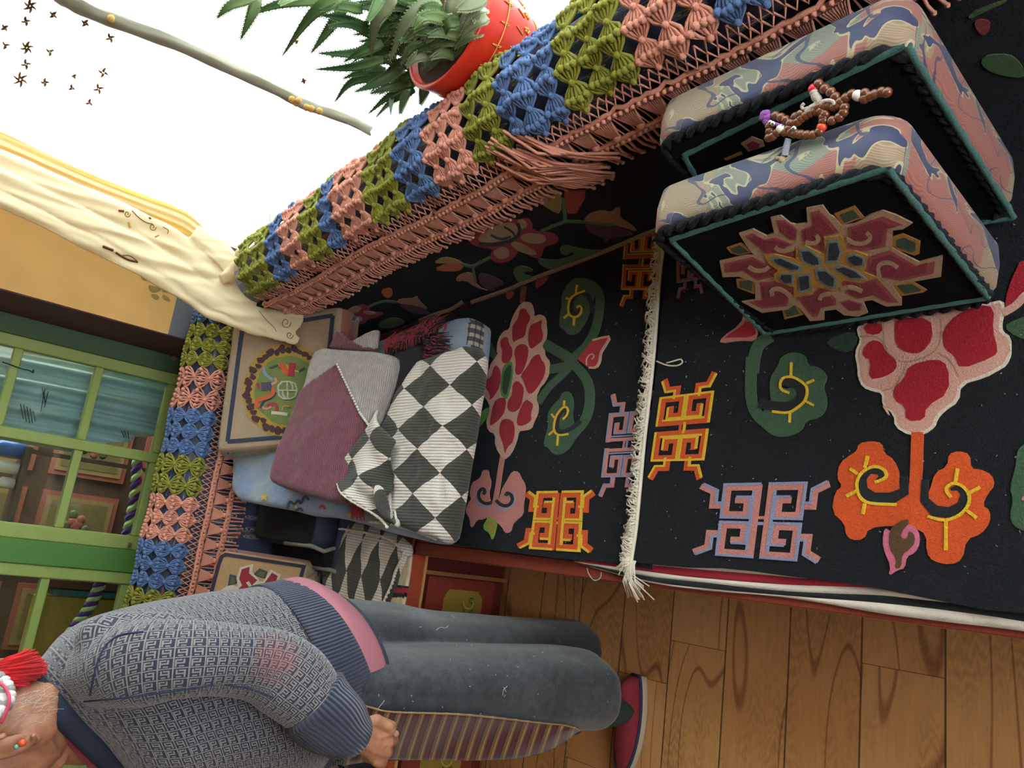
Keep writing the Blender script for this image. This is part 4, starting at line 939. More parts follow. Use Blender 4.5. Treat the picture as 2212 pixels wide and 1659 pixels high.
def motifA(p):
    for q in ([(195, 450), (320, 405), (430, 490), (300, 515), (230, 495)], [(1115, 160), (1290, 92), (1372, 190), (1300, 215), (1180, 262)], [(1600, 360), (1700, 328), (1852, 395), (1842, 500), (1800, 517), (1600, 450)], [(1590, 760), (1780, 735), (1907, 810), (1872, 832), (1690, 862)], [(665, 965), (790, 920), (855, 1022), (690, 1062)], [(278, 720), (450, 700), (437, 848), (288, 792)]):
        p.add('b07a34', 'zf', q, 1, 0); p.add('2e4a34', 'zf', cent(q, .66), 1.6, 0)
    p.add(TANM, 'zf', [(303, 325), (425, 286), (540, 345), (603, 320), (573, 190), (662, 170), (742, 235), (790, 247), (887, 235), (878, 110), (1017, 83), (1077, 165), (1112, 180), (1182, 262), (1290, 240), (1420, 165), (1530, 128), (1642, 165), (1784, 235), (1700, 287), (1617, 297), (1607, 440), (1700, 498), (1840, 568), (2043, 513), (2027, 692), (1720, 747), (1612, 770), (1692, 880), (1692, 937), (1560, 947), (1440, 892), (1362, 902), (1403, 1000), (1320, 1033), (1200, 1022), (1130, 972), (1032, 985), (1032, 1062), (908, 1072), (830, 972), (780, 930), (722, 972), (500, 1002), (326, 908), (440, 890), (443, 740), (300, 692), (163, 697), (137, 563), (330, 518), (428, 505), (360, 420)], 2, 0)
    for q in ([(355, 345), (420, 318), (520, 372), (622, 358), (760, 415), (700, 440), (790, 480), (782, 537), (640, 490), (520, 492), (450, 420)], [(620, 208), (692, 208), (772, 260), (802, 290), (790, 375), (740, 377), (650, 300)],
              [(918, 140), (987, 123), (1070, 200), (1157, 310), (1030, 345), (1020, 472), (920, 432), (848, 380), (838, 290), (940, 250)], [(1228, 270), (1400, 218), (1532, 173), (1705, 245), (1570, 270), (1552, 432), (1370, 472), (1223, 442), (1230, 400), (1240, 330)],
              [(1410, 520), (1590, 463), (1830, 602), (1975, 558), (1962, 662), (1690, 724), (1560, 702), (1440, 672), (1368, 640)], [(1168, 720), (1300, 742), (1480, 708), (1562, 790), (1665, 912), (1580, 914), (1450, 850), (1310, 882), (1208, 832)],
              [(797, 870), (940, 830), (1000, 768), (1062, 790), (1090, 840), (1132, 880), (1132, 932), (1000, 962), (970, 1033), (928, 1033)], [(478, 740), (620, 728), (772, 780), (772, 830), (722, 890), (712, 942), (500, 964), (385, 908), (500, 902)],
              [(175, 580), (420, 522), (512, 570), (560, 600), (642, 620), (602, 690), (460, 724), (330, 640), (180, 658)], [(1165, 910), (1240, 888), (1352, 920), (1342, 978), (1240, 984)]):
        p.add('a14450', 'zf', q, 2.6, 0); p.add(REDM, 'zf', cent(q, .80), 3.2, 0)
    for q in ([(775, 440), (700, 468), (645, 462), (610, 432)], [(870, 392), (950, 405), (990, 365), (960, 328)], [(1215, 365), (1310, 408), (1400, 392), (1432, 342), (1390, 308)], [(1500, 690), (1485, 580), (1580, 555), (1660, 608)], [(1175, 795), (1260, 768), (1355, 812)], [(990, 885), (1010, 840), (1085, 832)], [(590, 850), (575, 800), (640, 783), (722, 830), (765, 905)], [(385, 600), (440, 637), (522, 632), (558, 600)]):
        p.line(TANM, 'zf', q, 36, 3.8)
    p.add(GLD, 'zf', [(525, 510), (600, 488), (790, 532), (788, 440), (870, 418), (1000, 482), (1042, 490), (1028, 350), (1172, 328), (1213, 400), (1213, 482), (1290, 458), (1402, 500), (1392, 590), (1372, 642), (1495, 692), (1340, 734), (1200, 712), (1170, 742), (1130, 804), (1060, 792), (930, 762), (932, 832), (778, 858), (768, 772), (620, 724), (598, 660), (640, 630), (560, 572)], 4.4, 0)
    for q in ([(558, 518), (640, 503), (855, 600), (840, 632), (760, 632), (620, 572)], [(813, 442), (900, 438), (1002, 520), (1012, 592), (930, 592), (838, 542)], [(1060, 363), (1150, 353), (1182, 470), (1150, 562), (1043, 567)], [(1213, 502), (1290, 478), (1384, 520), (1372, 592), (1290, 592), (1228, 552)], [(1085, 600), (1180, 578), (1300, 622), (1400, 702), (1260, 704)], [(948, 610), (1040, 608), (1142, 690), (1132, 782), (1060, 772), (968, 702)], [(798, 660), (912, 643), (922, 790), (818, 824)], [(656, 650), (770, 648), (772, 742), (690, 744), (638, 690)]):
        p.add(GRY, 'zf', q, 5, 0); p.add(NVY, 'zf', cent(q, .72), 5.5, 0)
def motifB(p):
    p.add(TANM, 'z3', [(640, 150), (700, 112), (760, 135), (770, 165), (680, 195)], 1, 0); p.add(REDM, 'z3', [(672, 155), (702, 135), (745, 150), (740, 170), (690, 182)], 2, 0)
    p.add('b07a34', 'z3', [(545, 235), (640, 195), (650, 210), (560, 245)], 1, 0)
A = [V(p) for p in ((.503, .692, .795), (.500, .336, .795), (.450, .362, .432), (.452, .731, .432))]
B = [V(p) for p in ((.632, .672, .815), (.648, .312, .815), (.575, .345, .432), (.578, .728, .432))]
black_motif_cushion('black cushion in front with a large red and gold flower face and navy brocade sides', A, [(1449, 518), (1917, 363), (2134, 643), (1652, 721)], motifA)
black_motif_cushion('black cushion behind the flowered one with a teal outline, touching the pink fringe', B, [(1477, 336), (1957, 97), (2190, 470), (1600, 560)], motifB)

# ================================================================== SOFT SLABS (folded quilts, rugs, cushions)
def inpoly(p, poly):
    x, y = p; c = False
    for i in range(len(poly)):
        a, b = poly[i - 1], poly[i]
        if (a[1] > y) != (b[1] > y) and x < (b[0] - a[0]) * (y - a[1]) / (b[1] - a[1]) + a[0]: c = not c
    return c
def resample(p, n):
    p = [V(q) for q in p]; L = [0]
    for a, b in zip(p, p[1:] + p[:1]): L.append(L[-1] + (b - a).length)
    o = []; j = 0
    for i in range(n):
        s = L[-1] * i / n
        while L[j + 1] < s: j += 1
        o.append(p[j].lerp(p[(j + 1) % len(p)], (s - L[j]) / max(1e-9, L[j + 1] - L[j])))
    return o
def proj(p):
    c = RM @ (p - CAM); return (IW / 2 - c.x / c.z * FPX, IH / 2 + c.y / c.z * FPX)
def slab(pts, p0, n, th, mi=0, regions=(), N=150, K=16, rnd_=.012, wrinkle=.003, dome=.004, mb=None, seed=0, side_mi=None, cen=None):
    """soft folded block under an outline lying on the plane (p0, n)"""
    n = V(n).normalized(); p0 = V(p0); mb = mb or MB()
    o = resample([onp(x, y, p0, n) for x, y in pts], N)
    c = onp(*cen, p0, n) if cen else sum(o, V((0, 0, 0))) / N
    ax = V((1, 0, 0)); ax = (ax - n * ax.dot(n)).normalized(); ay = n.cross(ax)
    rings = []; dep = []
    def wr(q): return wrinkle * noise.noise(q * 14 + V((seed, 0, 0))) + wrinkle * .5 * noise.noise(q * 37)
    rings.append([q + (c - q).normalized() * .012 - n * th for q in o]); rings.append([q - n * (th - rnd_ * .6) for q in o])
    rings.append([q + (q - c).normalized() * .002 - n * th * .5 for q in o]); rings.append([q - n * rnd_ * .8 + n * wr(q) for q in o])
    rings.append([q + (c - q).normalized() * rnd_ * .35 - n * rnd_ * .25 + n * wr(q) for q in o])
    for k in range(K):
        f = 1 - k / K
        rings.append([c.lerp(q + (c - q).normalized() * rnd_, f) + n * (dome * (1 - f * f)) + n * wr(c.lerp(q, f)) for q in o])
    base = len(mb.f)
    mb.loft(rings, mi, True, True)
    for fi in range(base, len(mb.f)):
        f = mb.f[fi]; us = []
        for i in f: d = mb.v[i] - p0; us.append((d.dot(ax), d.dot(ay) - max(0, -d.dot(n)) ))
        mb.uv[fi] = us
        ce = sum((mb.v[i] for i in f), V((0, 0, 0))) / len(f)
        if side_mi is not None and (ce - p0).dot(n) < -rnd_: mb.m[fi] = side_mi
        for poly, m2 in regions:
            if inpoly(proj(ce), poly): mb.m[fi] = m2
    return mb
# quilt
t = Mt('pale_blue_quilt_cotton'); n = t.noise(t.coord(), 5, 2); QB = t.bump(t.noise(t.coord(), 26, 3, .6), .35, .01).fin(t.shade(t.mix(n.step(.45, .6), '7d8fac', '8b9aa6'), t.noise(t.coord(), 40, 2), .9, 1.08), .85, .2)
SL = V((0, -.235, 1)).normalized(); QP = V((0, 1.5, .515))
plaid = Mt('plaid_cotton'); x, y, z = plaid.xyz(plaid.coord('UV')); pl_ = ((x * 45).fract() < .45) * 1.0; p2_ = ((y * 45).fract() < .3)
PLD = plaid.fin(plaid.mix(p2_ * .7, plaid.mix(pl_, '4a4f58', 'a99f8a'), '33363c'), .85)
quilt_o = [(497, 985), (505, 960), (560, 900), (700, 790), (812, 731), (900, 708), (985, 684), (1010, 682), (1024, 692), (1018, 760), (1000, 870), (985, 960), (965, 1080), (950, 1160), (930, 1172), (880, 1160), (830, 1148), (770, 1128), (720, 1116), (690, 1112), (655, 1110), (620, 1100), (560, 1090), (510, 1080), (496, 1060)]
mb = slab(quilt_o, QP, SL, .085, 0, [([(1008, 676), (1040, 690), (1036, 775), (1014, 770)], 1)], N=170, wrinkle=.006, dome=.006, rnd_=.02)
# little printed star, rocket and swirls
qp = Pat(mb, QP + SL * .006, SL, [QB, PLD])
def star(cx, cy, r): return [(cx + (r if k % 2 == 0 else r * .42) * math.cos(-PI / 2 + k * PI / 5), cy + (r if k % 2 == 0 else r * .42) * math.sin(-PI / 2 + k * PI / 5)) for k in range(10)]
for i, (sx, sy, sr) in enumerate(((571, 1074, 9), (757, 1112, 8), (640, 1095, 4))): qp.add('c9ae4a', None, star(sx, sy, sr), 3, 0)
qp.add('b5403c', 'z4', [(455, 965), (462, 975), (448, 1010), (440, 1000)], 3, 1); qp.add('8fb5a0', 'z4', [(412, 975), (440, 952), (452, 965), (440, 1010), (418, 1030), (410, 1000)], 3, 1); qp.add('b5403c', 'z4', [(412, 1030), (430, 1022), (440, 1012), (432, 1035)], 3.4, 1)
for q in ([(622, 1098), (628, 1080), (636, 1092), (646, 1078), (650, 1092), (660, 1068), (668, 1080)], [(640, 1104), (650, 1096), (655, 1104)], [(690, 1098), (698, 1090), (703, 1100)]): qp.line('3a4654' if q[0][0] < 680 else 'b5403c', 'r', q, 4, 3)
mb.f and None
tag(mb.build('folded_quilt', qp.mats), 'pale blue folded quilt with stars and a plaid end, lowest layer of the corner pile', 'quilt')
# black cushions under the quilt
for k, (x0, z0, z1, lab) in enumerate(((-.095, .415, .487, 'lower flat black cushion with navy brocade edge under the pale blue quilt'), (-.035, .490, .562, 'upper flat black cushion with grey corner piping under the pale blue quilt'))):
    root = thing('flat_cushion', lab, 'cushion', (.12, 2.27, z0), 'flat black cushions under the quilt')
    cs_ = [V((x0, 2.44, z1)), V((.33, 2.44, z1)), V((.33, 2.035, z1)), V((x0, 2.035, z1))]
    f, fp, c, n, u, v = cushion(root, *cs_, z1 - z0, plain('navy_edge_cloth', '1a2138', .7, .3, 60), BK, .035); f.build('cover_face', fp.mats, root)
    MB().tube([V((x0 + .01, 2.028, z0 + .005)), V((x0 - .003, 2.03, (z0 + z1) / 2)), V((x0 + .008, 2.034, z1 + .004)), V((x0 + .004, 2.2, z1 + .006))], .006, 6).build('piping', yarn('7a776c'), root)
# carpet runner on the back bench with an orange fret
mb = MB(); zc = .411
mb.poly([V((x, y, zc - .010)) for x, y in ((-1.6, 1.80), (.0, 1.80), (.0, 2.48), (-1.6, 2.48))], N3, .010, 0)
pb = Pat(mb, (0, 0, zc), N3, [BK]); pb.fret([(652, 1156), (702, 1168), (694, 1216), (646, 1206)], 'c9622c', 'd0a83a', .11)
tag(mb.build('bench_carpet', pb.mats), 'black carpet with an orange fret at the far end of the painted corner bench', 'carpet')
# beige cushion
TAN2 = pile('c09a6c'); NV2 = '2c2d48'
nb_ = V((0, -.40, 1)).normalized(); pb_ = V((0, 2.157, .52))
c1, c2 = onp(476, 1183, pb_, nb_), onp(670, 1214, pb_, nb_); ex = V((-1, 0, 0)); dd = (c2 - c1).length
cs_ = [c1, c1 + ex * dd, c2 + ex * dd, c2]
root = thing('cushion', 'beige carpet cushion with a red flower lying on the corner bench beside the standing person', 'cushion', c2 - V((0, 0, .1)))
f, fp, c, n, u, v = cushion(root, cs_[1], cs_[0], cs_[3], cs_[2], .075, BROC, TAN2, .03)
fp.line(NV2, 'zb', [(360, 970), (415, 760), (440, 690), (470, 672), (1045, 762), (1020, 850), (990, 960), (960, 1100)], 24, 2, 0)
fp.add('d6cdb8', 'zb', [(440, 930), (500, 893), (562, 910), (545, 860), (578, 768), (668, 745), (663, 800), (722, 872), (747, 872), (800, 783), (876, 822), (852, 872), (905, 960), (860, 1100), (500, 1120), (440, 1000)], 1, 0)
fp.add('9c2438', 'zb', [(458, 937), (560, 932), (592, 900), (570, 850), (590, 783), (647, 763), (642, 810), (702, 862), (662, 902), (642, 868), (618, 880), (652, 922), (742, 902), (812, 808), (852, 830), (840, 872), (882, 960), (840, 1070), (520, 1090), (468, 980)], 2, 0)
fp.add('4a3f5a', 'zb', [(485, 905), (500, 818), (545, 828), (556, 885)], 1, 0); fp.add('5d6a30', 'zb', [(500, 895), (512, 842), (538, 848), (540, 885)], 2, 0)
fp.add('4a3f5a', 'zb', [(672, 820), (718, 775), (776, 798), (760, 852), (720, 842)], 1, 0); fp.add('5d6a30', 'zb', [(692, 825), (722, 795), (758, 808), (748, 845), (718, 832)], 2, 0)
f.build('cover_face', fp.mats, root)
# tan dragon-roundel cushion leaning at the top of the pile
np_ = V((0, -.42, 1)).normalized(); pp_ = V((0, 2.4, .79))
k1, k2 = onp(506, 692, pp_, np_), onp(467, 984, pp_, np_); e1 = (k2 - k1); e1n = e1.normalized(); e2 = e1n.cross(np_); e2 = -e2 if e2.y > 0 else e2; sz = e1.length
root = thing('cushion', 'tan carpet cushion with a green and maroon roundel at the top of the pile', 'cushion', k1 + e2 * sz - np_ * .08)
FACE = pile('a58d74')
f, fp, c, n, u, v = cushion(root, k2, k1, k1 + e2 * sz, k2 + e2 * sz, .085, BROC, FACE, .025)
q_ = [k1 + e2 * .04 + e1n * .04, k2 + e2 * .04 - e1n * .04, k2 + e2 * (sz - .04) - e1n * .04, k1 + e2 * (sz - .04) + e1n * .04]
ql = [proj(p) for p in q_]
for k in range(4): fp.line('26304a', 'r', [ql[k], ql[(k + 1) % 4]], 8.5, 2, 0)
ctr = px('zt', [(790, 850)])[0]
outl = px('zt', [(220, 850), (235, 760), (280, 650), (310, 560), (370, 500), (420, 430), (520, 370), (640, 335), (760, 322), (880, 345), (1010, 420), (1150, 520), (1250, 700), (1280, 880), (1230, 1080), (1130, 1230), (1000, 1330), (820, 1370), (640, 1362), (500, 1335), (420, 1250), (300, 1160), (265, 1110), (270, 1050), (225, 970), (222, 930)])
fp.add('ac8a34', None, outl, 2, 1); fp.add('6e7d40', None, [(ctr[0] + (a - ctr[0]) * .74, ctr[1] + (b - ctr[1]) * .74) for a, b in outl], 3.2, 1)
for i in range(44):
    a = 2 * PI * i / 44 + .05; j = min(range(len(outl)), key=lambda k: abs((math.atan2(outl[k][1] - ctr[1], outl[k][0] - ctr[0]) - a + PI) % (2 * PI) - PI))
    rr_ = math.hypot(outl[j][0] - ctr[0], outl[j][1] - ctr[1]); rm = rr_ * (.855 + .035 * (i % 2)); x0, y0_ = ctr[0] + rm * math.cos(a), ctr[1] + rm * math.sin(a); rw = rr_ * (.080 if i % 2 else .062)
    fp.add('44222c', None, [(x0 + rw * (1 + .3 * math.sin(3 * q + i)) * math.cos(q + a), y0_ + rw * (1 + .3 * math.cos(2 * q + i)) * math.sin(q + a)) for q in [2 * PI * k / 9 for k in range(9)]], 3.6, 1)
for col, pts, wd in (('c9592c', [(570, 820), (590, 880), (520, 930), (420, 950), (385, 990), (420, 1040)], 44), ('a3283c', [(510, 1030), (560, 1000), (620, 1010), (625, 1080)], 34), ('7d93a8', [(480, 590), (475, 650), (540, 710), (580, 730)], 30), ('c98a7c', [(560, 780), (620, 760), (600, 710)], 26), ('c98a7c', [(440, 1030), (500, 1060), (560, 1030)], 24), ('c9592c', [(650, 560), (720, 590), (700, 640), (760, 650)], 60), ('a3283c', [(800, 545), (790, 620), (780, 690)], 70), ('c9ae3a', [(640, 560), (720, 555), (760, 620), (870, 640)], 16), ('2c4a4a', [(540, 600), (640, 570)], 20), ('2c4a4a', [(870, 640), (940, 600)], 22), ('4a4460', [(450, 810), (560, 800)], 90), ('b9954c', [(480, 760), (500, 830), (540, 860)], 16), ('26304a', [(440, 1050), (470, 970), (580, 930), (610, 870)], 22), ('a3283c', [(410, 770), (420, 830)], 30), ('c9c2b0', [(560, 1100), (640, 1105), (740, 1120)], 34), ('1d1d20', [(550, 1095), (580, 1100)], 26), ('b5854c', [(680, 1070), (700, 1020), (770, 1030)], 22)):
    fp.line(col, 'zt', pts, wd, 4 + .02 * wd, 1)
for pts in ([(640, 800), (680, 755), (760, 750), (830, 775), (850, 850), (830, 920), (780, 945), (700, 945), (650, 910), (638, 840), (640, 800)], [(740, 750), (740, 850), (640, 848)], [(745, 945), (745, 850), (850, 852)], [(690, 850), (690, 900), (720, 940)], [(800, 850), (800, 800), (775, 760)]): fp.line('b0b0a0', 'zt', pts, 15, 5.6, 0)
f.build('cover_face', fp.mats, root)
# maroon and grey knitted blanket
def knit(name, c, sc=1.0, ang=0, h=.5):
    t = Mt(name); x, y, z = t.xyz(t.coord('UV', rot=(0, 0, ang))); a = ((y * 330 * sc).sin() * .5 + .5); k = (((x * 520 * sc) + (y * 330 * sc / PI).floor() * 1.57).sin() * .5 + .5)
    n = t.noise(t.coord(), 60, 3); hgt = a * .6 + k * .4; t.bump(hgt, h, .004)
    return t.fin(t.shade(t.shade(c, hgt, .55, 1.25), n, .72, 1.3), .95, .2, spec=.15)
MARK, GRYK = knit('maroon_knit', '74404b', 2.7), knit('grey_fleck_knit', 'a39a94', 2.7)
mo = px('zc', [(880, 760), (905, 705), (950, 690), (1050, 700), (1150, 705), (1250, 712), (1330, 727), (1366, 745), (1370, 800), (1350, 900), (1322, 990), (1285, 1060), (1265, 1120), (1240, 1180), (1190, 1290), (1170, 1400), (1150, 1540), (1120, 1625), (1000, 1612), (900, 1585), (800, 1555), (700, 1525), (642, 1495), (630, 1468), (660, 1340), (700, 1230), (760, 1080), (805, 960), (842, 900), (866, 800)])
gz = px('zc', [(820, 945), (1045, 788), (1110, 930), (1180, 1080), (1260, 1180), (1500, 1100), (1450, 650), (850, 650), (800, 900)])
mp = V((0, 2.0, .712)); mn = V((0, -.30, 1)).normalized()
mb = slab(mo, mp, mn, .05, 0, [(gz, 1)], N=200, K=44, rnd_=.016, wrinkle=.004, dome=.01)
stq = Pat(mb, mp + mn * .012, mn, [MARK, GRYK])
w_ = px('zc', [(1045, 795), (1110, 932), (1180, 1082), (1250, 1180)]); wl = []
for a, b in zip(w_, w_[1:]):
    for k in range(9): wl.append((a[0] + (b[0] - a[0]) * k / 9, a[1] + (b[1] - a[1]) * k / 9))
for p in wl: mb.sphere(onp(*p, mp + mn * .014, mn), .0038, 6, 4, 2)
foldf = px('zc', [(985, 690), (1035, 590), (1080, 640), (1180, 655), (1270, 580), (1265, 690), (1240, 712)])
mats_ = [MARK, GRYK, yarn('d9d2c8')]
slab(foldf, mp - mn * .03, mn, .03, 0, [(px('zc', [(1110, 640), (1300, 570), (1290, 700), (1200, 690)]), 1)], N=80, K=10, mb=mb)
tag(mb.build('knitted_blanket', mats_), 'folded knitted blanket in maroon and grey over the tan cushion', 'blanket')
# shaggy black and red rug
so = px('zc', [(1290, 760), (1340, 735), (1480, 690), (1640, 640), (1660, 700), (1640, 760), (1560, 860), (1450, 980), (1340, 1050), (1200, 1300), (1130, 1600), (1080, 1600), (1100, 1300), (1240, 900)])
sp = V((0, 1.8, .608)); 
mb = slab(so, sp, SL, .022, 0, N=90, K=8, rnd_=.008, wrinkle=.004)
SHR, SHB = yarn('7c2630'), pile('17181c')
for k in range(420):
    f_ = rc_.random(); a = px('zc', [(1335 + f_ * 310, 742 - f_ * 125 + rc_.uniform(-35, 10))])[0]
    p = onp(*a, sp + SL * .004, SL); d = V((.7 + rc_.uniform(-.25, .25), -.2 + rc_.uniform(-.5, .5), 0)).normalized() * rc_.uniform(.03, .055)
    red = rc_.random() < (.85 if f_ < .55 else .6)
    mb.tube([p, p + d * .5 + V((0, -.002, .012)), p + d + V((0, -.004, -.004 - .012 * rc_.random()))], [.0022, .002, .0008], 4, 1 if red else 0)
for k in range(150):
    f_ = rc_.random(); a = px('zc', [(1560 + 100 * rc_.random(), 640 + 110 * rc_.random())])[0]; p = onp(*a, sp + SL * .004, SL); d = V((rc_.uniform(-.6, .6), -1, 0)).normalized() * rc_.uniform(.02, .045)
    mb.tube([p, p + d * .5 + V((0, 0, .012)), p + d + V((0, 0, -.012))], [.0022, .002, .0008], 4, 0 if rc_.random() < .6 else 1)
for k in range(60):
    a = (756 + 22 * rc_.random(), 1070 + 20 * rc_.random()); p = onp(*a, sp + SL * .01, SL); d = V((-1, rc_.uniform(-.5, .3), -.4)).normalized() * rc_.uniform(.03, .05)
    mb.tube([p, p + d * .5, p + d], [.002, .002, .001], 4, 2)
tag(mb.build('shaggy_rug', [SHB, SHR, yarn('9a3440')]), 'shaggy black rug with a red tufted edge between the two folded blankets', 'rug')
# harlequin blanket
def harle(name, pu, pv, rot=0, off=(0, 0)):
    t = Mt(name); x, y, z = t.xyz(t.coord('UV', rot=(0, 0, rot))); a = (x + off[0]) / pu; b = (y + off[1]) / pv
    wob = t.noise(t.coord('UV'), 9, 1) * .16 - .08
    par = ((a + b + wob).floor() + (a - b + wob).floor()).mod(2.0); rib = ((x * 860).sin() * .5 + .5); st_ = ((y * 1700).sin() * .5 + .5)
    h = rib * .8 + st_ * .2; t.bump(h, .55, .003)
    return t.fin(t.shade(t.mix(par > .5, 'd2cabe', '42443a'), h, .68, 1.2), .92, .15, spec=.15)
HQ = harle('harlequin_knit', .106, .150, -.04, (.03, .035)); HQ2 = harle('harlequin_knit_draped', .20, .076, .04, (.085, .02)); PIC = yarn('d6cbb8')
ho = [(884, 790), (894, 774), (925, 765), (961, 757), (994, 744), (1020, 748), (1030, 768), (1024, 820), (1016, 870), (1008, 930), (1000, 970), (988, 1040), (976, 1100), (964, 1160), (950, 1170), (905, 1153), (870, 1141), (835, 1122), (822, 1085), (815, 1040), (800, 1010), (782, 985), (795, 955), (814, 925), (832, 885), (846, 850), (868, 822)]
hp = V((0, 1.5, .565)); hn = V((0, -.20, 1)).normalized()
hb = thing('harlequin_blanket', 'olive and white diamond knit blanket folded on the front of the corner pile', 'blanket', (.3, 1.6, .5))
mb = slab(ho, hp, hn, .055, 0, N=180, K=20, rnd_=.02, wrinkle=.010, dome=.012)
mb.build('folded_body', HQ, hb)
def flap(u, v):
    A_ = spline([(*p, 0) for p in ((830, 890), (808, 935), (770, 985), (722, 1028))], 21); B_ = spline([(*p, 0) for p in ((868, 960), (858, 1040), (846, 1095), (858, 1142))], 21)
    i = min(int(u * 20), 20); a, b = A_[i], B_[i]; q = a.lerp(b, v)
    h = .020 + .028 * math.sin(PI * min(1, v * 1.05)) * (1 - u * .3) + .014 * math.sin(v * 9 + u * 4) * u + .012 * math.sin(u * 13) * v
    return onp(q.x, q.y, hp, hn) + hn * h
ax_ = V((1, 0, 0)); ay_ = hn.cross(ax_)
mb = MB(); mb.grid(20, 24, flap, 0, lambda u, v: ((flap(u, v) - hp).dot(ax_) * 1.1, (flap(u, v) - hp).dot(ay_) * 1.1 + .07)); mb.build('loose_flap', HQ, hb, solid=.006)
def curl(u, v):
    a = V((*[(820, 1075), (835, 1110), (852, 1140), (880, 1130), (885, 1095)][min(4, int(u * 4))], 0)); c_ = onp(836 + 32 * u, 1065 + 66 * u, hp, hn)
    an = v * 5.0; r = .022 + .012 * math.sin(u * 5)
    return c_ + hn * (.022 + r * math.sin(an)) + V((r * math.cos(an) * 1.1, .012 * math.cos(an), 0))
mb = MB(); mb.grid(14, 18, curl, 0, lambda u, v: (u * .12, v * .12)); mb.build('curled_corner', HQ, hb, solid=.005)
def picot(pts, p, n, mb, lift=.004):
    s_ = [onp(x, y, p, n) + n * lift for x, y in [tuple(q[:2]) for q in spline([(*q, 0) for q in pts], 40)]]
    mb.tube(s_, .0032, 5)
    for i in range(1, 39, 2): mb.sphere(s_[i] + V((0, -.003, 0)), .0046, 5, 4)
mb = MB()
e_ = [flap(1, v / 30) + hn * .003 for v in range(31)]; mb.tube(e_, .0036, 5); [mb.sphere(q, .0048, 5, 4) for q in e_[::2]]
e_ = [curl(u / 14, 1) for u in range(15)]; mb.tube(e_, .0032, 5)
picot([(800, 1128), (840, 1132), (880, 1142), (912, 1153), (945, 1166)], hp - hn * .03, hn, mb)
mb.build('picot_edge', PIC, hb)
h2p = V((0, 2.0, .462)); h2n = V((0, -.10, 1)).normalized()
h2o = [(656, 1122), (700, 1118), (780, 1130), (850, 1155), (872, 1176), (874, 1192), (866, 1213), (855, 1234), (847, 1262), (830, 1300), (822, 1330), (760, 1340), (700, 1325), (692, 1290), (690, 1230), (698, 1175), (660, 1160)]
hb = thing('harlequin_blanket', 'olive and white diamond knit throw lying on the corner bench beside the dark trousers', 'blanket', (-.05, 1.9, .41))
slab(h2o, h2p, h2n, .04, 0, N=140, K=16, rnd_=.016, wrinkle=.006, dome=.014).build('folded_body', HQ2, hb)
mb = MB(); picot([(652, 1142), (690, 1149), (740, 1144), (800, 1152), (850, 1166), (882, 1190)], h2p, h2n, mb, .019); picot([(874, 1192), (866, 1213), (856, 1234), (848, 1262), (831, 1300), (824, 1326)], h2p - h2n * .004, h2n, mb); mb.build('picot_edge', PIC, hb)
# cream monogram cloth with black and red stripe at the bench edge
t = Mt('cream_monogram_cloth'); x, y, z = t.xyz(t.coord('UV')); fx = ((x * 38).fract() - .5); fy = (((y * 38) + (x * 38).floor() * .5).fract() - .5)
d1 = ((fx + .14) * (fx + .14) + fy * fy).op('SQRT'); d2 = ((fx - .14) * (fx - .14) + fy * fy).op('SQRT'); ring = (((d1 - .17).abs() < .04).max((d2 - .17).abs() < .04))
CRM = t.fin(t.mix(ring * .55, 'cbbd9c', 'a58f68'), .85, .1)
co = [(800, 1203), (886, 1201), (884, 1222), (878, 1262), (869, 1312), (866, 1330), (800, 1330)]
mb = slab(co, (0, 1.8, .4225), (0, 0, 1), .011, 0, [([(790, 1259), (900, 1266), (900, 1272), (790, 1266)], 1), ([(790, 1266), (900, 1272), (900, 1283), (790, 1277)], 2), ([(790, 1277), (900, 1283), (900, 1292), (790, 1288)], 1)], N=120, K=26, rnd_=.004, wrinkle=.001, dome=.001)
tag(mb.build('striped_cloth', [CRM, yarn('1b1a1d'), yarn('a8203a')]), 'cream cloth with a black and red stripe under the diamond throw', 'cloth')
# ================================================================== CURTAINS
def cloth_shader(name, col, tr, tl, warm='ffe9b8'):
    t = Mt(name); g = t.g; n = t.noise(t.coord(), 30, 3)
    t.fin(t.shade(col, n, .93, 1.05), .8, .2, spec=.2); tb = g.nodes.new('ShaderNodeBsdfTranslucent'); tb.inputs[0].default_value = (*srgb(warm), 1)
    m1 = g.nodes.new('ShaderNodeMixShader'); m1.inputs[0].default_value = tl; g.links.new(t.b.outputs[0], m1.inputs[1]); g.links.new(tb.outputs[0], m1.inputs[2]); last = m1
    if tr:
        tp = g.nodes.new('ShaderNodeBsdfTransparent'); m2 = g.nodes.new('ShaderNodeMixShader'); m2.inputs[0].default_value = tr
        g.links.new(m1.outputs[0], m2.inputs[1]); g.links.new(tp.outputs[0], m2.inputs[2]); last = m2
    g.links.new(last.outputs[0], t.out.inputs[0]); return t.m
SHEER = cloth_shader('white_sheer', 'f4f3ee', .45, .6, 'ffffff'); HEM = cloth_shader('gathered_lace', '8b8775', 0, .05, 'e8dfc0')
XS = 1.125
EMB, EMB2 = plain('embroidery_ochre', '7a5518', .8), plain('embroidery_brown', '5a2f20', .8)
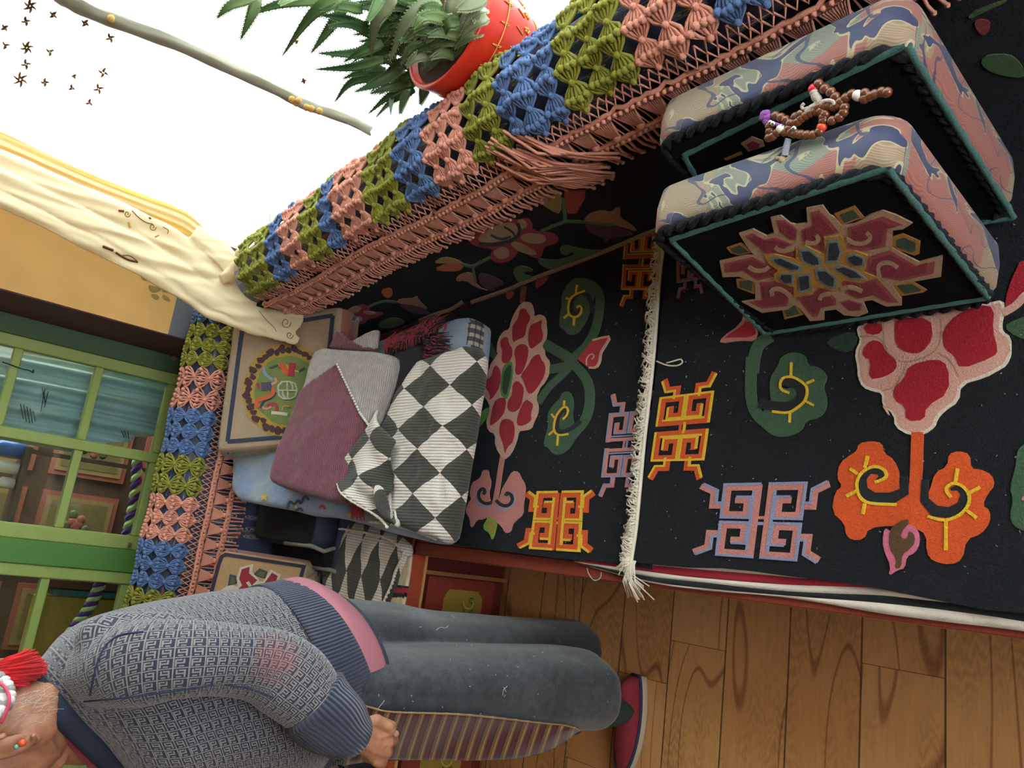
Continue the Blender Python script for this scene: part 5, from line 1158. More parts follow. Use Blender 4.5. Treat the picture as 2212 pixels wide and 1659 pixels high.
def sheer(label, ya, yb, flowers, hem):
    root = thing('sheer_curtain', label, 'curtain', (XS, (ya + yb) / 2, .76), 'white sheer curtains')
    def s_(u, v): y = ya + (yb - ya) * u; return V((XS + .012 * math.sin(y * 38) + .006 * math.sin(y * 91 + v * 3), y, .665 + 1.8 * v))
    e = MB(); e.grid(160, 6, s_, 2)
    for (x, y, r, k) in flowers:
        c = (x, y)
        for q in range(k):
            a = q * 2 * PI / k + x; p = [(c[0] + r * f * math.cos(a + .5 * f) * 1.0, c[1] + r * f * math.sin(a + .5 * f)) for f in (.25, .6, 1.0)]
            e.tube([onx(*q_, XS - .022) for q_ in p], [.0036, .0030, .0015], 4, (int(x) + q) % 2)
        if k > 4: e.tube([onx(c[0] + r * .25 * math.cos(a), c[1] + r * .25 * math.sin(a), XS - .022) for a in [PI * i / 4 for i in range(9)]], .0022, 4, 0)
    e.build('panel', [EMB, EMB2, SHEER], root)
    if hem:
        h = MB(); pts = [onx(x, y, XS - .03) for x, y in ((-60, -120), (60, -60), (130, -10), (180, 18), (260, 50), (380, 95), (500, 150), (600, 195), (650, 222), (700, 240), (760, 262), (800, 283))]
        ss = spline(pts, 60); rings = []
        for i, p in enumerate(ss):
            w_ = .030 * (1 - i / 75) * (1 + .12 * math.sin(i * 1.3))
            rings.append([p + V((.014 * math.sin(a), w_ * (1 + .15 * math.sin(5 * a + i * .3)) * math.cos(a), .004 * math.cos(3 * a + i))) for a in [2 * PI * k / 14 for k in range(14)]])
        h.loft(rings)
        for x, y in ((630, 215), (645, 218), (662, 232), (240, 40), (640, 222), (672, 235), (690, 240)): h.sphere(onx(x, y, XS - .05), (.010, .010, .008), 7, 5, 1)
        h.build('lace_hem', [HEM, plain('lace_flower', 'b98f4a', .8)], root)
sheer('white sheer curtain panel nearest the corner, with a grey gathered lace edge', 1.80, 2.62, [(65, 13, 15, 6), (58, 103, 14, 6), (44, 172, 16, 6), (115, 32, 9, 4), (184, 50, 9, 4), (238, 82, 10, 4), (223, 157, 11, 4), (213, 192, 11, 4), (56, 46, 10, 4), (56, 139, 11, 4), (97, 178, 9, 4), (108, 112, 9, 3), (10, 60, 8, 4), (12, 98, 9, 3), (155, 190, 7, 3), (193, 222, 8, 3), (160, 165, 5, 3)], True)
sheer('white sheer curtain panel behind the aloe plant', -1.45, 1.78, [(656, 175, 6, 4), (720, 120, 6, 3), (640, 90, 5, 3)], False)
# ---- cream curtain gathered into the corner
def cast(bvh, pts):
    o = []
    for x, y in pts:
        d = ray(x, y).normalized(); h = bvh.ray_cast(CAM, d)
        if h[0] is not None: o.append(h[0] + h[1] * (.0012 if h[1].dot(d) < 0 else -.0012))
    return o
def bvh_of(mb): return BVHTree.FromPolygons(mb.v, mb.f)
def yY(x): return 2.42 - max(0, x - 150) * .00022 - max(0, x - 400) * .00062 - max(0, x - 560) * .0006
def fold(mb, st, flat=.55, dy=0):
    c = spline([(x, y, w_) for x, y, w_ in st], 40); rings = []
    for i, q in enumerate(c):
        d = (c[min(i + 1, 39)] - c[max(i - 1, 0)]); nx, ny = -d.y, d.x; L = math.hypot(nx, ny); nx /= L; ny /= L
        Y = yY(q.x) + dy; p = ony(q.x, q.y, Y); e = ony(q.x + nx * q.z, q.y + ny * q.z, Y) - p; f_ = V((0, 1, 0)) * max(.012, e.length * flat)
        rings.append([p + e * math.cos(a) * (1 + .10 * math.sin(6 * a + i * .2)) + f_ * math.sin(a) * (1 + .12 * math.sin(5 * a)) for a in [2 * PI * k / 20 for k in range(20)]])
    mb.loft(rings)
mb = MB()
fold(mb, [(-160, 285, 24), (0, 350, 24), (200, 437, 26), (350, 510, 28), (440, 568, 26), (490, 618, 20), (560, 662, 22), (640, 715, 20)], .5)
fold(mb, [(-160, 325, 24), (0, 392, 26), (200, 486, 28), (350, 572, 30), (440, 625, 30), (520, 672, 24), (590, 706, 20), (645, 736, 9)], .5, -.01)
fold(mb, [(-160, 365, 16), (0, 430, 18), (200, 526, 16), (350, 606, 16), (450, 668, 15), (530, 706, 12), (640, 738, 7)], .6, -.015)
fold(mb, [(462, 565, 14), (520, 610, 30), (580, 640, 34), (630, 680, 30), (650, 698, 10)], .35, .01)
fold(mb, [(478, 604, 12), (508, 586, 18), (526, 562, 15), (522, 544, 10), (508, 546, 7)], .5, -.03); fold(mb, [(420, 500, 16), (460, 530, 22), (492, 560, 24), (508, 596, 18), (515, 630, 12)], .4, .0)
cur = remeshed(mb, .0042, 3, .5)
for i, p in enumerate(cur.v): cur.v[i] = p + V((0, 1, 0)) * (.010 * noise.noise(V((p.x * 38, p.y * 10, p.z * 4 + p.x * 8)))) + V((1, 0, 0)) * (.006 * noise.noise(V((p.y * 30, p.x * 30, p.z * 5))))
bv = bvh_of(cur)
root = thing('curtain', 'cream embroidered curtain gathered in the corner with its tail over the crochet', 'curtain', (.8, 2.4, .6))
CREAM = cloth_shader('cream_satin', 'ddd0ac', 0, .30, 'f2cf72')

LIT = cloth_shader('cream_satin_glow_tint', 'e8dcb4', 0, .66, 'f6dc94')  # window glow put into a paler, yellower, more translucent copy of the cream satin
UA = spline([(x, y, 0) for x, y in ((-160, 215), (0, 284), (120, 340), (220, 385), (320, 425), (395, 455), (436, 488), (470, 520), (510, 570))], 61); UB = spline([(x, y, 0) for x, y in ((-160, 300), (0, 362), (120, 415), (220, 460), (320, 505), (395, 545), (440, 580), (465, 598), (486, 604))], 61)
def litp(u, v):
    i = min(60, int(round(u * 60))); q = UA[i].lerp(UB[i], v); return ony(q.x, q.y, yY(q.x) + .035 + .016 * math.sin(v * 11 + u * 2) * (1 - u * .5) + .006 * math.sin(v * 29 + u * 9))
mb = MB(); mb.grid(60, 26, litp); mb.build('glow_tinted_panel', LIT, root, solid=.0012)
em = MB(); em.add(cur.v, cur.f, 4)
def sew(pts, r=.0011, mi=0):
    p = cast(bv, [q[:2] for q in spline([(*a, 0) for a in pts], 26)])
    if len(p) > 3: em.tube(p, r, 4, mi)
for cx, cy, r in ((618, 697, 11), (626, 724, 8), (590, 660, 9), (330, 490, 8), (275, 462, 7)):
    sew([(cx + r * (1 - k / 16) * math.cos(k * .62), cy + r * (1 - k / 16) * math.sin(k * .62) * 1.1) for k in range(14)])
sew([(560, 672), (575, 690), (590, 705), (597, 716)]); sew([(548, 640), (575, 650), (600, 672)]); sew([(285, 455), (300, 470), (315, 480), (330, 484)], .0014, 1); sew([(222, 532), (235, 537), (245, 541)], .004, 1); sew([(250, 545), (275, 560), (298, 566)], .003, 1); sew([(258, 552), (280, 552), (296, 563)], .0014, 1); sew([(352, 490), (363, 497), (362, 505)])
sew([(256, 455), (268, 456)], .003, 2); sew([(322, 470), (326, 473)], .003, 2); sew([(335, 512), (343, 508)], .0022, 3); sew([(278, 480), (281, 492)], .003, 3)
em.build('drape', [EMB, EMB2, plain('embroidery_red', '8a2a22', .8), plain('embroidery_gold', 'b98a3a', .8), CREAM], root)

# ================================================================== ALOE IN A RED POT
PC = V((.985, 1.13, .66))
root = thing('potted_aloe', 'aloe plant with spiky toothed leaves in a red and gold pot on the sill', 'potted plant', PC)
t = Mt('red_glazed_pot'); REDP = t.fin(t.shade('cc2f1c', t.noise(t.coord(scale=(1, 1, 14)), 9, 3), .88, 1.08), .28, spec=.5)
t2 = Mt('pot_gold_leaf'); GOLDL = t2.fin('d8a054', .35, 0, .4)
mb = MB(); prof = [(.070, .0), (.098, .14), (.118, .21), (.126, .265), (.130, .278), (.126, .283), (.118, .280), (.110, .25)]
mb.loft([[PC + V((r * math.cos(a), r * math.sin(a), z)) for a in [2 * PI * k / 40 for k in range(40)]] for r, z in prof])
mb.build('pot', REDP, root)
mb = MB()
def onpot(a, z, e=.001):
    for (r0, z0), (r1, z1) in zip(prof, prof[1:4]):
        if z0 <= z <= z1: r = r0 + (r1 - r0) * (z - z0) / (z1 - z0); break
    return PC + V(((r + e) * math.cos(a), (r + e) * math.sin(a), z))
for zz in (.228, .134): mb.tube([onpot(2 * PI * k / 60, zz) for k in range(61)], .0013, 4)
for k in range(18):
    a0 = k * 2 * PI / 18
    for s in (-1, 1):
        mb.tube([onpot(a0 + s * (.06 + .07 * f * math.cos(f * 5) * (1 - f * .4)), .205 - .02 * s + .022 * (1 - f) * math.sin(f * 6)) for f in [i / 12 for i in range(13)]], .0011, 4)
    for q in range(5): mb.sphere(onpot(a0 + .17 + .035 * math.cos(q * 1.257), .17 + .006 * math.sin(q * 1.257)), (.0035, .0035, .003), 5, 4)
mb.build('gold_pattern', GOLDL, root)
MB().loft([[PC + V((r * math.cos(a), r * math.sin(a), .270)) for a in [2 * PI * k / 24 for k in range(24)]] for r in (.114, .002)], 0, True, False).build('soil', plain('potting_soil', '3a2a1c', .95, .4, 90, bump=.6), root)
def leafmat(nm, a, b):
    t = Mt(nm); x, y, z = t.xyz(t.coord('UV')); n = t.noise(t.coord(), 45, 3); c = t.mix(y.step(.0, .10), b, a); t.fin(t.shade(c, n, .82, 1.15), .42, spec=.4)
    tb = t.g.nodes.new('ShaderNodeBsdfTranslucent'); t.g.links.new(t.col(a), tb.inputs[0]); m = t.g.nodes.new('ShaderNodeMixShader'); m.inputs[0].default_value = .22
    t.g.links.new(t.b.outputs[0], m.inputs[1]); t.g.links.new(tb.outputs[0], m.inputs[2]); t.g.links.new(m.outputs[0], t.out.inputs[0]); return t.m
LM = [leafmat('aloe_dark', '32552e', '5f7c48'), leafmat('aloe_mid', '4a6c3c', '7f9460'), leafmat('aloe_pale', '7c8a68', '9aa37e')]
rl = random.Random(5)
def leaf(b, m, tp, w_, xb, xt, mi):
    P = [onx(*b, xb), onx(*m, (xb + xt) / 2 - .004), onx(*tp, xt)]; c = spline(P, 13); rings = []; mb = MB()
    for i, p in enumerate(c):
        f = i / 12; d = (c[min(i + 1, 12)] - c[max(i - 1, 0)]).normalized(); tc = (CAM - p).normalized(); tc = (tc + V((rl.uniform(-.02, .02), .0, .35))).normalized()
        sd = d.cross(tc).normalized(); nn = sd.cross(d).normalized(); wd = w_ * (1 - f ** 1.6) * (.75 + .5 * min(1, f * 5)) * .6 + .0006
        rings.append([p - sd * wd + nn * wd * .25, p - sd * wd * .5 + nn * wd * .02, p + nn * -wd * .05, p + sd * wd * .5 + nn * wd * .02, p + sd * wd + nn * wd * .25, p + sd * wd * .55 - nn * wd * .42, p - nn * wd * .55, p - sd * wd * .55 - nn * wd * .42])
        if i and i < 12 and w_ > .010:
            for s in (-1, 1):
                for off in (0, .5):
                    q = p + (c[i + 1] - p) * off + sd * s * wd * (1 - .04 * off) + nn * wd * .25; h = .0030
                    mb.add([q - d * .0022, q + d * .0022, q + sd * s * h + d * .002, q - nn * .0014], [(0, 1, 2), (1, 3, 2), (3, 0, 2)], 0, None, False)
    ln = sum((a - b_).length for a, b_ in zip(c, c[1:]))
    mb.loft(rings, 0, True, True, lambda i, j: (j / 8, i / 12 * ln)); mb.build('leaf', LM[mi], root)
LV = [((1250, -10), (1140, 130), (1110, 345), .017, 2), ((1520, 0), (1330, 130), (1215, 382), .019, 2), ((1640, -20), (1600, 90), (1592, 252), .024, 2), ((930, -20), (760, 90), (577, 338), .016, 1), ((880, -10), (580, 22), (358, 100), .013, 1), ((420, -20), (270, 35), (188, 112), .012, 1),
      ((440, -10), (390, 110), (330, 240), .013, 1), ((960, 40), (850, 190), (750, 320), .013, 1), ((1180, 355), (1000, 402), (776, 415), .013, 0), ((1180, 305), (960, 322), (792, 318), .012, 0), ((1270, 450), (1010, 485), (890, 612), .013, 0), ((1370, 500), (1220, 575), (1092, 682), .012, 0),
      ((1370, 540), (1240, 600), (1138, 702), .010, 0), ((1245, 540), (1232, 620), (1228, 687), .008, 0), ((1335, 530), (1302, 615), (1285, 682), .010, 0), ((1440, 505), (1422, 570), (1404, 627), .012, 1), ((1390, 370), (1432, 480), (1506, 547), .015, 1), ((1560, 230), (1600, 400), (1642, 532), .019, 1),
      ((1735, 188), (1640, 205), (1510, 258), .015, 0), ((1180, 255), (1060, 305), (945, 372), .012, 0), ((1110, 185), (950, 112), (788, 88), .012, 0), ((1140, 220), (1000, 152), (848, 160), .012, 0), ((1060, 60), (930, 38), (800, 62), .012, 0), ((1200, 420), (1060, 428), (940, 472), .011, 0),
      ((1310, 415), (1140, 500), (1008, 552), .014, 0), ((1570, 228), (1400, 215), (1275, 252), .014, 0), ((1350, 500), (1200, 528), (1102, 562), .012, 0), ((1690, -10), (1730, 60), (1742, 142), .020, 2), ((1560, 80), (1545, 160), (1520, 232), .020, 2), ((1340, 270), (1400, 315), (1440, 382), .011, 2),
      ((1180, -30), (1130, 60), (1090, 130), .010, 0), ((1000, -30), (860, 20), (770, 60), .010, 0), ((1480, 250), (1380, 320), (1375, 360), .009, 2), ((700, -40), (620, -10), (560, 30), .010, 1)]
for b, m, tp, w_, mi in LV:
    b, m, tp = px('za', [b, m, tp]); leaf(b, m, tp, w_ * 1.15, rl.uniform(.945, .98), rl.uniform(.885, .95), mi)
for k in range(46):
    bx_, by_ = rl.uniform(1250, 1650), rl.uniform(0, 420); L = rl.uniform(220, 420); a = rl.uniform(2.2, 3.9); tx, ty = bx_ + L * math.cos(a), by_ + L * .8 * abs(math.sin(a)) * (1 if a < PI else -.6)
    b, m, tp = px('za', [(bx_, by_), ((bx_ + tx) / 2, (by_ + ty) / 2 - rl.uniform(0, 40)), (tx, ty)]); leaf(b, m, tp, rl.uniform(.010, .016), rl.uniform(.99, 1.02), rl.uniform(.96, 1.0), rl.choice((0, 0, 0, 1)))

for b, m, tp in (((1790, 40), (1740, 60), (1660, 150)), ((1800, 90), (1730, 130), (1640, 230)), ((1770, 170), (1700, 200), (1600, 290)), ((1740, 260), (1680, 290), (1590, 370)), ((1700, 340), (1640, 380), (1560, 470)), ((1660, 400), (1600, 440), (1500, 500)), ((1790, -20), (1700, 30), (1620, 60))):
    b, m, tp = px('za', [b, m, tp]); leaf(b, m, tp, .020, .93, .90, 2 if b[1] < 60 else 1)
for k in range(22):
    bx_, by_ = rl.uniform(1450, 1690), rl.uniform(40, 420); L = rl.uniform(150, 300); a = rl.uniform(2.0, 3.3); tx, ty = bx_ + L * math.cos(a), by_ + L * .8 * math.sin(a)
    b, m, tp = px('za', [(bx_, by_), ((bx_ + tx) / 2 - rl.uniform(0, 25), (by_ + ty) / 2 - rl.uniform(10, 50)), (tx, ty)]); leaf(b, m, tp, rl.uniform(.012, .018), rl.uniform(.915, .935), rl.uniform(.88, .92), rl.choice((0, 1, 1, 2)))

# ================================================================== PRAYER BEADS
root = thing('prayer_beads', 'string of brown wooden prayer beads on top of the front black cushion', 'beads', onz(1765, 250, .80))
ZON['zm'] = (1640, 150, .13863); t = Mt('polished_brown_bead'); BEAD = t.fin(t.shade('6b3a22', t.noise(t.coord(), 260, 3), .6, 1.3), .22, spec=.6)
mal = {'w': plain('white_shell_bead', 'd9d6cc', .3), 'c': plain('coral_bead', 'd9492f', .35), 'r': plain('red_bead', 'c02430', .35), 's': plain('silver_bead', 'c9c9c9', .25, .05, 30, 1.0)}
BP = V((.585, .5, .806)); BN = V((-.35, 0, 1)).normalized()
chains = [[(920, 225), (1018, 298), (1112, 352), (1182, 428)], [(1990, 358), (1900, 352), (1795, 388), (1640, 372), (1535, 408, 'w'), (1440, 385), (1348, 442), (1258, 505), (1212, 560)], [(1640, 455), (1725, 415)], [(1325, 592), (1312, 668), (1246, 742), (1135, 795)],
          [(1000, 802), (975, 896, 'c'), (935, 972), (835, 1018), (738, 1020), (648, 1012), (560, 1000), (492, 975)], [(150, 1060), (212, 1040), (272, 985), (345, 930, 'w'), (400, 975), (460, 925)], [(250, 722), (338, 750), (412, 788), (480, 838), (540, 832), (598, 816), (655, 765), (725, 720), (800, 680), (880, 648), (955, 655), (1022, 700), (1000, 745)],
          [(560, 738), (640, 700)], [(160, 882), (165, 962)], [(905, 592), (1000, 572), (1095, 562), (1165, 580)], [(842, 300, 'r')]]
cord = MB(); proto = None
for ch in chains:
    pp_ = []
    for q in ch:
        p = onp(*px('zm', [q[:2]])[0], BP, BN); pp_.append(p); kind = q[2] if len(q) > 2 else None
        if kind is None and proto is not None:
            o = proto.copy(); COL.objects.link(o); o.parent = root; o.location = p - V(root['_o'])
        else:
            m_ = MB(); R_ = .0064 if kind is None else .0066
            m_.sphere(p, (R_, R_, R_ * (.86 if kind != 'w' else 1.1)), 16, 10); o = m_.build('bead', mal.get(kind, BEAD), root)
            if kind is None:
                for vv in o.data.vertices: vv.co -= (p - V(root['_o']))
                o.location = p - V(root['_o']); proto = o
            else: o['label'] = {'w': 'white shell bead', 'c': 'orange coral bead', 'r': 'red bead'}[kind]
    if len(pp_) > 1: cord.tube(pp_, .0014, 5)
cord.build('cord', yarn('4a2f20'), root)
def mz(pts, l=0): return [onp(*p, BP + BN * l, BN) for p in px('zm', pts)]
tz = MB(); tz.tube(spline(mz([(860, 350), (880, 420), (925, 490), (880, 560), (800, 610), (735, 672)]), 20), [.0045, .005, .0056, .006, .006, .0058, .0055, .0052, .005, .0048] + [.0045] * 10, 8); tz.tube(spline(mz([(950, 545), (1000, 500), (1080, 485), (1150, 505), (1175, 560)], .004), 16), .0026, 6); tz.tube(spline(mz([(760, 600), (690, 620), (665, 575), (700, 530)], .002), 12), .0022, 5); tz.sphere(mz([(858, 362)])[0], .006)
tz.build('cord_knot', yarn('b5aaa0'), root)
pu = MB()
for q in ((70, 700), (110, 690), (60, 745), (105, 745), (150, 750), (115, 800), (130, 820)): pu.sphere(mz([q])[0], (.0058, .0058, .0045), 7, 5)
pu.tube(spline(mz([(245, 850), (300, 868), (372, 892)], .003), 10), .0026, 6); pu.build('purple_knot', yarn('8a4f9a'), root)
sv = MB(); [sv.sphere(mz([q], .003)[0], .0044, 8, 6) for q in ((180, 832), (222, 850), (545, 925))]; sv.build('silver_counter', mal['s'], root)
cs2 = spline(mz([(460, 1075), (440, 1140), (425, 1200), (412, 1270), (400, 1345)], -.002), 17); wc = MB()
for a, b in zip(cs2, cs2[1:]): wc.loft([[a.lerp(b, f) + ((b - a).normalized().orthogonal() * math.cos(2 * PI * k / 10) + (b - a).normalized().cross((b - a).normalized().orthogonal()) * math.sin(2 * PI * k / 10)) * r for k in range(10)] for f, r in ((.1, .0026), (.3, .0036), (.7, .0036), (.9, .0026))])
wc.build('counter_string', plain('pale_blue_disc', 'b9bccb', .35), root)
en = MB(); e0 = mz([(370, 1410)], -.004)[0]; en.sphere(e0, (.0065, .0055, .0055), 8, 6); en.tube(spline(mz([(390, 1400), (440, 1380), (470, 1345)], -.003), 8), .002, 5); en.tube(spline(mz([(350, 1400), (300, 1390), (270, 1395)], -.004), 8), .0032, 5); en.build('end_knot', yarn('a8947c'), root)
# ================================================================== PERSON
def pp(x, y, Y): return ony(x, y, Y)
person = thing('person', 'person in a grey patterned cardigan and dark trousers holding a striped apron', 'person', (pp(1380, 1520, 1.3).x, 1.38, 0))
YC = 1.42
ST = [((64, 1450), (258, 1655), .082), ((100, 1415), (290, 1690), .125), ((140, 1374), (320, 1720), .165), ((200, 1339), (390, 1728), .195), ((280, 1312), (445, 1724), .200), ((370, 1294), (500, 1716), .198), ((450, 1283), (560, 1700), .195), ((520, 1274), (610, 1680), .190), ((580, 1266), (655, 1652), .187), ((615, 1262), (695, 1625), .185), ((640, 1257), (735, 1600), .182)]
def ring(bk_, fr_, hw, n=48, sc=1.0, Y=YC, sq=1.0):
    b, f = pp(*bk_, Y), pp(*fr_, Y); m = (b + f) / 2; a = (b - f) / 2
    return [m + a * (sc * abs(math.cos(t)) ** sq * (1 if math.cos(t) > 0 else -1)) + V((0, -hw * sc * abs(math.sin(t)) ** sq * (1 if math.sin(t) > 0 else -1), 0)) for t in [2 * PI * k / n for k in range(n)]]
def stations(ST, cnt, **k):
    c = spline([(*a, b[0]) for a, b, h in ST], cnt); d = spline([(b[1], h * 1000, 0) for a, b, h in ST], cnt)
    return [ring((p.x, p.y), (p.z, q.x), q.y / 1000, **k) for p, q in zip(c, d)]
class PL:
    """loft that remembers its own cloth coordinates"""
    def __init__(s, rings, ru):
        n = len(rings[0]); vs = []; tr = []; s.uv = []; L = 0; s.n = n
        for i in range(len(rings) - 1):
            c0 = sum(rings[i], V((0, 0, 0))) / n; c1 = sum(rings[i + 1], V((0, 0, 0))) / n; dl = (c1 - c0).length
            for j in range(n):
                k = (j + 1) % n; q = [rings[i][j], rings[i][k], rings[i + 1][k], rings[i + 1][j]]; uu = [(j / n * ru, L), ((j + 1) / n * ru, L), ((j + 1) / n * ru, L + dl), (j / n * ru, L + dl)]
                for t3 in ((0, 1, 2), (0, 2, 3)):
                    b = len(vs); vs += [q[x] for x in t3]; tr.append((b, b + 1, b + 2)); s.uv.append([V((*uu[x], 0)) for x in t3])
            L += dl
        s.v = vs; s.b = BVHTree.FromPolygons(vs, tr); s.tr = tr; s.ru = ru
    def at(s, p):
        loc, no, i, d = s.b.find_nearest(p)
        a, b, c = (s.v[x] for x in s.tr[i]); q = barycentric_transform(loc, a, b, c, *s.uv[i]); return (q.x, q.y), d
torso = stations(ST, 40)
def tube_rings(pts, n=28):
    c = spline([p for p, r in pts], 36); r = [v.x for v in spline([(rr_, 0, 0) for p, rr_ in pts], 36)]; out = []; pn = None
    for i, p in enumerate(c):
        t = (c[min(i + 1, 35)] - c[max(i - 1, 0)]).normalized(); a = V((0, 1, 0)); pn = (a - t * a.dot(t)).normalized(); b = t.cross(pn)
        out.append([p + (pn * math.cos(q) + b * math.sin(q)) * r[i] * (1 + .035 * math.sin(3 * q + i * .35)) for q in [2 * PI * k / n for k in range(n)]])
    return out
armL = tube_rings([(pp(200, 1452, 1.32), .050), (pp(290, 1432, 1.245), .060), (pp(390, 1424, 1.205), .055), (pp(490, 1424, 1.19), .053), (pp(575, 1436, 1.18), .057), (pp(630, 1474, 1.165), .060), (pp(684, 1525, 1.147), .050), (pp(704, 1543, 1.141), .044)])
armR = tube_rings([(pp(220, 1470, 1.55), .050), (pp(330, 1470, 1.62), .058), (pp(450, 1490, 1.64), .054), (pp(560, 1530, 1.62), .054), (pp(640, 1600, 1.52), .052), (pp(690, 1660, 1.42), .044)])
mb = MB(); mb.loft(torso); mb.loft(armL); mb.loft(armR)
# a gathered bulge of cloth behind the armhole
mb.tube(spline([pp(165, 1400, 1.30), pp(235, 1372, 1.285), pp(330, 1362, 1.27), pp(430, 1350, 1.28)], 14), [.012, .026, .032, .034, .034, .033, .032, .031, .03, .028, .026, .022, .016, .01], 14)
car = remeshed(mb, .0065, 6, .5)
lo_ = [PL(torso, 1.10), PL(armL, .36), PL(armR, .36)]
nrm_ = {}
for i, p in enumerate(car.v):   # soft cloth wrinkles
    d = noise.noise(p * 9 + V((3, 1, 0))) * .006 + noise.noise(V((p.x * 22, p.y * 9, p.z * 8))) * .004; car.v[i] = p + (p - V((p.x * .2 - .15, YC, p.z))).normalized() * d
for fi, f in enumerate(car.f):
    c = sum((car.v[i] for i in f), V((0, 0, 0))) / len(f); best = min(lo_, key=lambda l: l.b.find_nearest(c)[3]); u0 = best.at(c)[0][0]; us = []
    for i in f:
        (u, v), d = best.at(car.v[i])
        if u - u0 > best.ru / 2: u -= best.ru
        if u0 - u > best.ru / 2: u += best.ru
        us.append((u, v))
    car.uv[fi] = us
t = Mt('grey_fret_knit'); x, y, z = t.xyz(t.coord('UV')); cs_ = .0150
a = x / cs_; b = y / cs_; ca = a.floor(); fx = a.fract(); fy0 = b.fract(); odd = (ca).mod(2.0) > .5
fy = fy0 + odd * (fy0 * -2.0 + 1.0)
def rect(x0, x1, y0_, y1_): return (fx > x0) * (fx < x1) * (fy > y0_) * (fy < y1_)
mask = (fx < .10).max(fy0 < .10).max(rect(.22, .92, .74, .86)).max(rect(.50, .63, .24, .86)).max(rect(.22, .35, .42, .86)).max(rect(.22, .63, .24, .36)).max(rect(.79, .92, .28, .60))
kn = t.noise(t.coord(), 420, 2); kb = t.noise(t.coord(), 14, 3)
cc = t.mix(mask, '24273a', '787572'); cc = t.shade(t.shade(cc, kn, .7, 1.25), kb, .85, 1.1)
ob = V(pp(600, 1424, 1.13)); oc = t.xyz(t.coord()); org = V(person['_o'])
dd = (((oc[0] - (ob - org).x).op('POWER', 2) + (oc[1] - (ob - org).y).op('POWER', 2) * .3 + (oc[2] - (ob - org).z).op('POWER', 2)).op('SQRT'))
stn = dd.step(.05, .012) if False else (E(t.g, 1.0) if False else (dd.op('MULTIPLY', -22.0) + 1.0).max(0.0).min(1.0)) * t.noise(t.coord(), 60, 3) * .75
cc = t.mix(stn.min(.5), cc, '8a4a42'); t.bump(mask * .5 + kn * .5, .35, .0015); CARD = t.fin(cc, .92, .2, spec=.2)
card = car.build('cardigan', CARD, person)
cbv = bvh_of(car)
# ribbed hem, cuff, collar
def rib(name, c, per):
    t = Mt(name); x, y, z = t.xyz(t.coord('UV')); r = (x * (2 * PI / per)).sin() * .5 + .5; n = t.noise(t.coord(), 130, 3); t.bump(r, .9, .003)
    return t.fin(t.shade(t.shade(c, r, .6, 1.2), n, .75, 1.3), .93, .2, spec=.15)
RIB = rib('navy_rib_knit', '2c3346', .0065)
HM = [((568, 1264), (648, 1655), .196), ((600, 1258), (690, 1632), .196), ((630, 1252), (728, 1606), .194), ((643, 1252), (748, 1590), .190), ((641, 1256), (744, 1588), .182)]
hm = stations(HM, 16, n=64); mb = MB(); mb.loft(hm, 0, True, False, lambda i, j: (j / 64 * 1.1, i * .01)); mb.build('ribbed_hem', RIB, person, solid=.004)
cf = tube_rings([(pp(668, 1509, 1.151), .0450), (pp(676, 1517, 1.149), .0570), (pp(690, 1530, 1.145), .0575), (pp(715, 1552, 1.136), .054), (pp(742, 1577, 1.128), .047), (pp(757, 1590, 1.124), .041), (pp(754, 1588, 1.126), .034)], 30)
mb = MB(); mb.loft(cf, 0, True, False, lambda i, j: (j / 30 * .3, i * .003)); mb.build('cuff', RIB, person)
e2 = [sum(r, V((0, 0, 0))) / len(r) for r in armR[-6:]]; e2 += [e2[-1] + (e2[-1] - e2[-2]).normalized() * k for k in (.02, .045, .05)]
mb = MB(); cr2 = tube_rings(list(zip(e2, (.046, .050, .0515, .051, .050, .049, .046, .041, .034))), 30); mb.loft(cr2, 0, True, False, lambda i, j: (j / 30 * .3, i * .003)); mb.build('cuff', RIB, person)
mb = MB(); mb.tube(spline([pp(760, 1592, 1.124), pp(768, 1598, 1.122), pp(773, 1602, 1.12)], 6), [.034, .033, .032, .032, .031, .030], 18); mb.build('shirt_cuff', yarn('b9a9c0'), person)
mb = MB(); NAVYC = plain('navy_collar_knit', '1d2434', .95, .25, 70, bump=.4)
cr0 = ring((58, 1456), (258, 1655), .086, 48); mb.tube([p + V((0, 0, .006)) for p in cr0 + cr0[:2]], .017, 12); mb.build('collar', NAVYC, person)
mb = MB(); cr1 = ring((62, 1468), (225, 1650), .066, 40); mb.tube([p + V((0, 0, .012)) for p in cr1 + cr1[:2]], .010, 8); mb.build('inner_collar', yarn('8a2236'), person)
mb = MB()
for l_ in ([(183, 1514), (250, 1508), (330, 1498), (410, 1487), (462, 1478)], [(486, 1478), (540, 1486), (590, 1505)], [(196, 1500), (204, 1462), (214, 1425), (232, 1392), (262, 1372), (310, 1366)]):
    p = cast(cbv, [q[:2] for q in spline([(*a_, 0) for a_ in l_], 40)])
    if len(p) > 4: mb.tube(p, .0013, 5)
mb.build('sleeve_seam', plain('navy_seam', '2b304a', .95), person)
# pink shirt hem
SH = [((590, 1262), (680, 1630), .178), ((640, 1249), (735, 1590), .186), ((662, 1249), (748, 1585), .186), ((700, 1268), (757, 1580), .182), ((722, 1286), (760, 1575), .176)]
mb = MB(); mb.loft(stations(SH, 18, n=48), 0, True, False); mb.build('pink_shirt_hem', plain('dusty_pink_cotton', '9a606a', .85, .12, 14, bump=.15), person, solid=.003)
e_ = stations(SH, 18, n=48)[-1]; mb = MB(); mb.tube(e_ + [e_[0]], .0045, 6); mb.build('dark_shirt_edge', plain('dark_hem', '2a2f3c', .9), person)
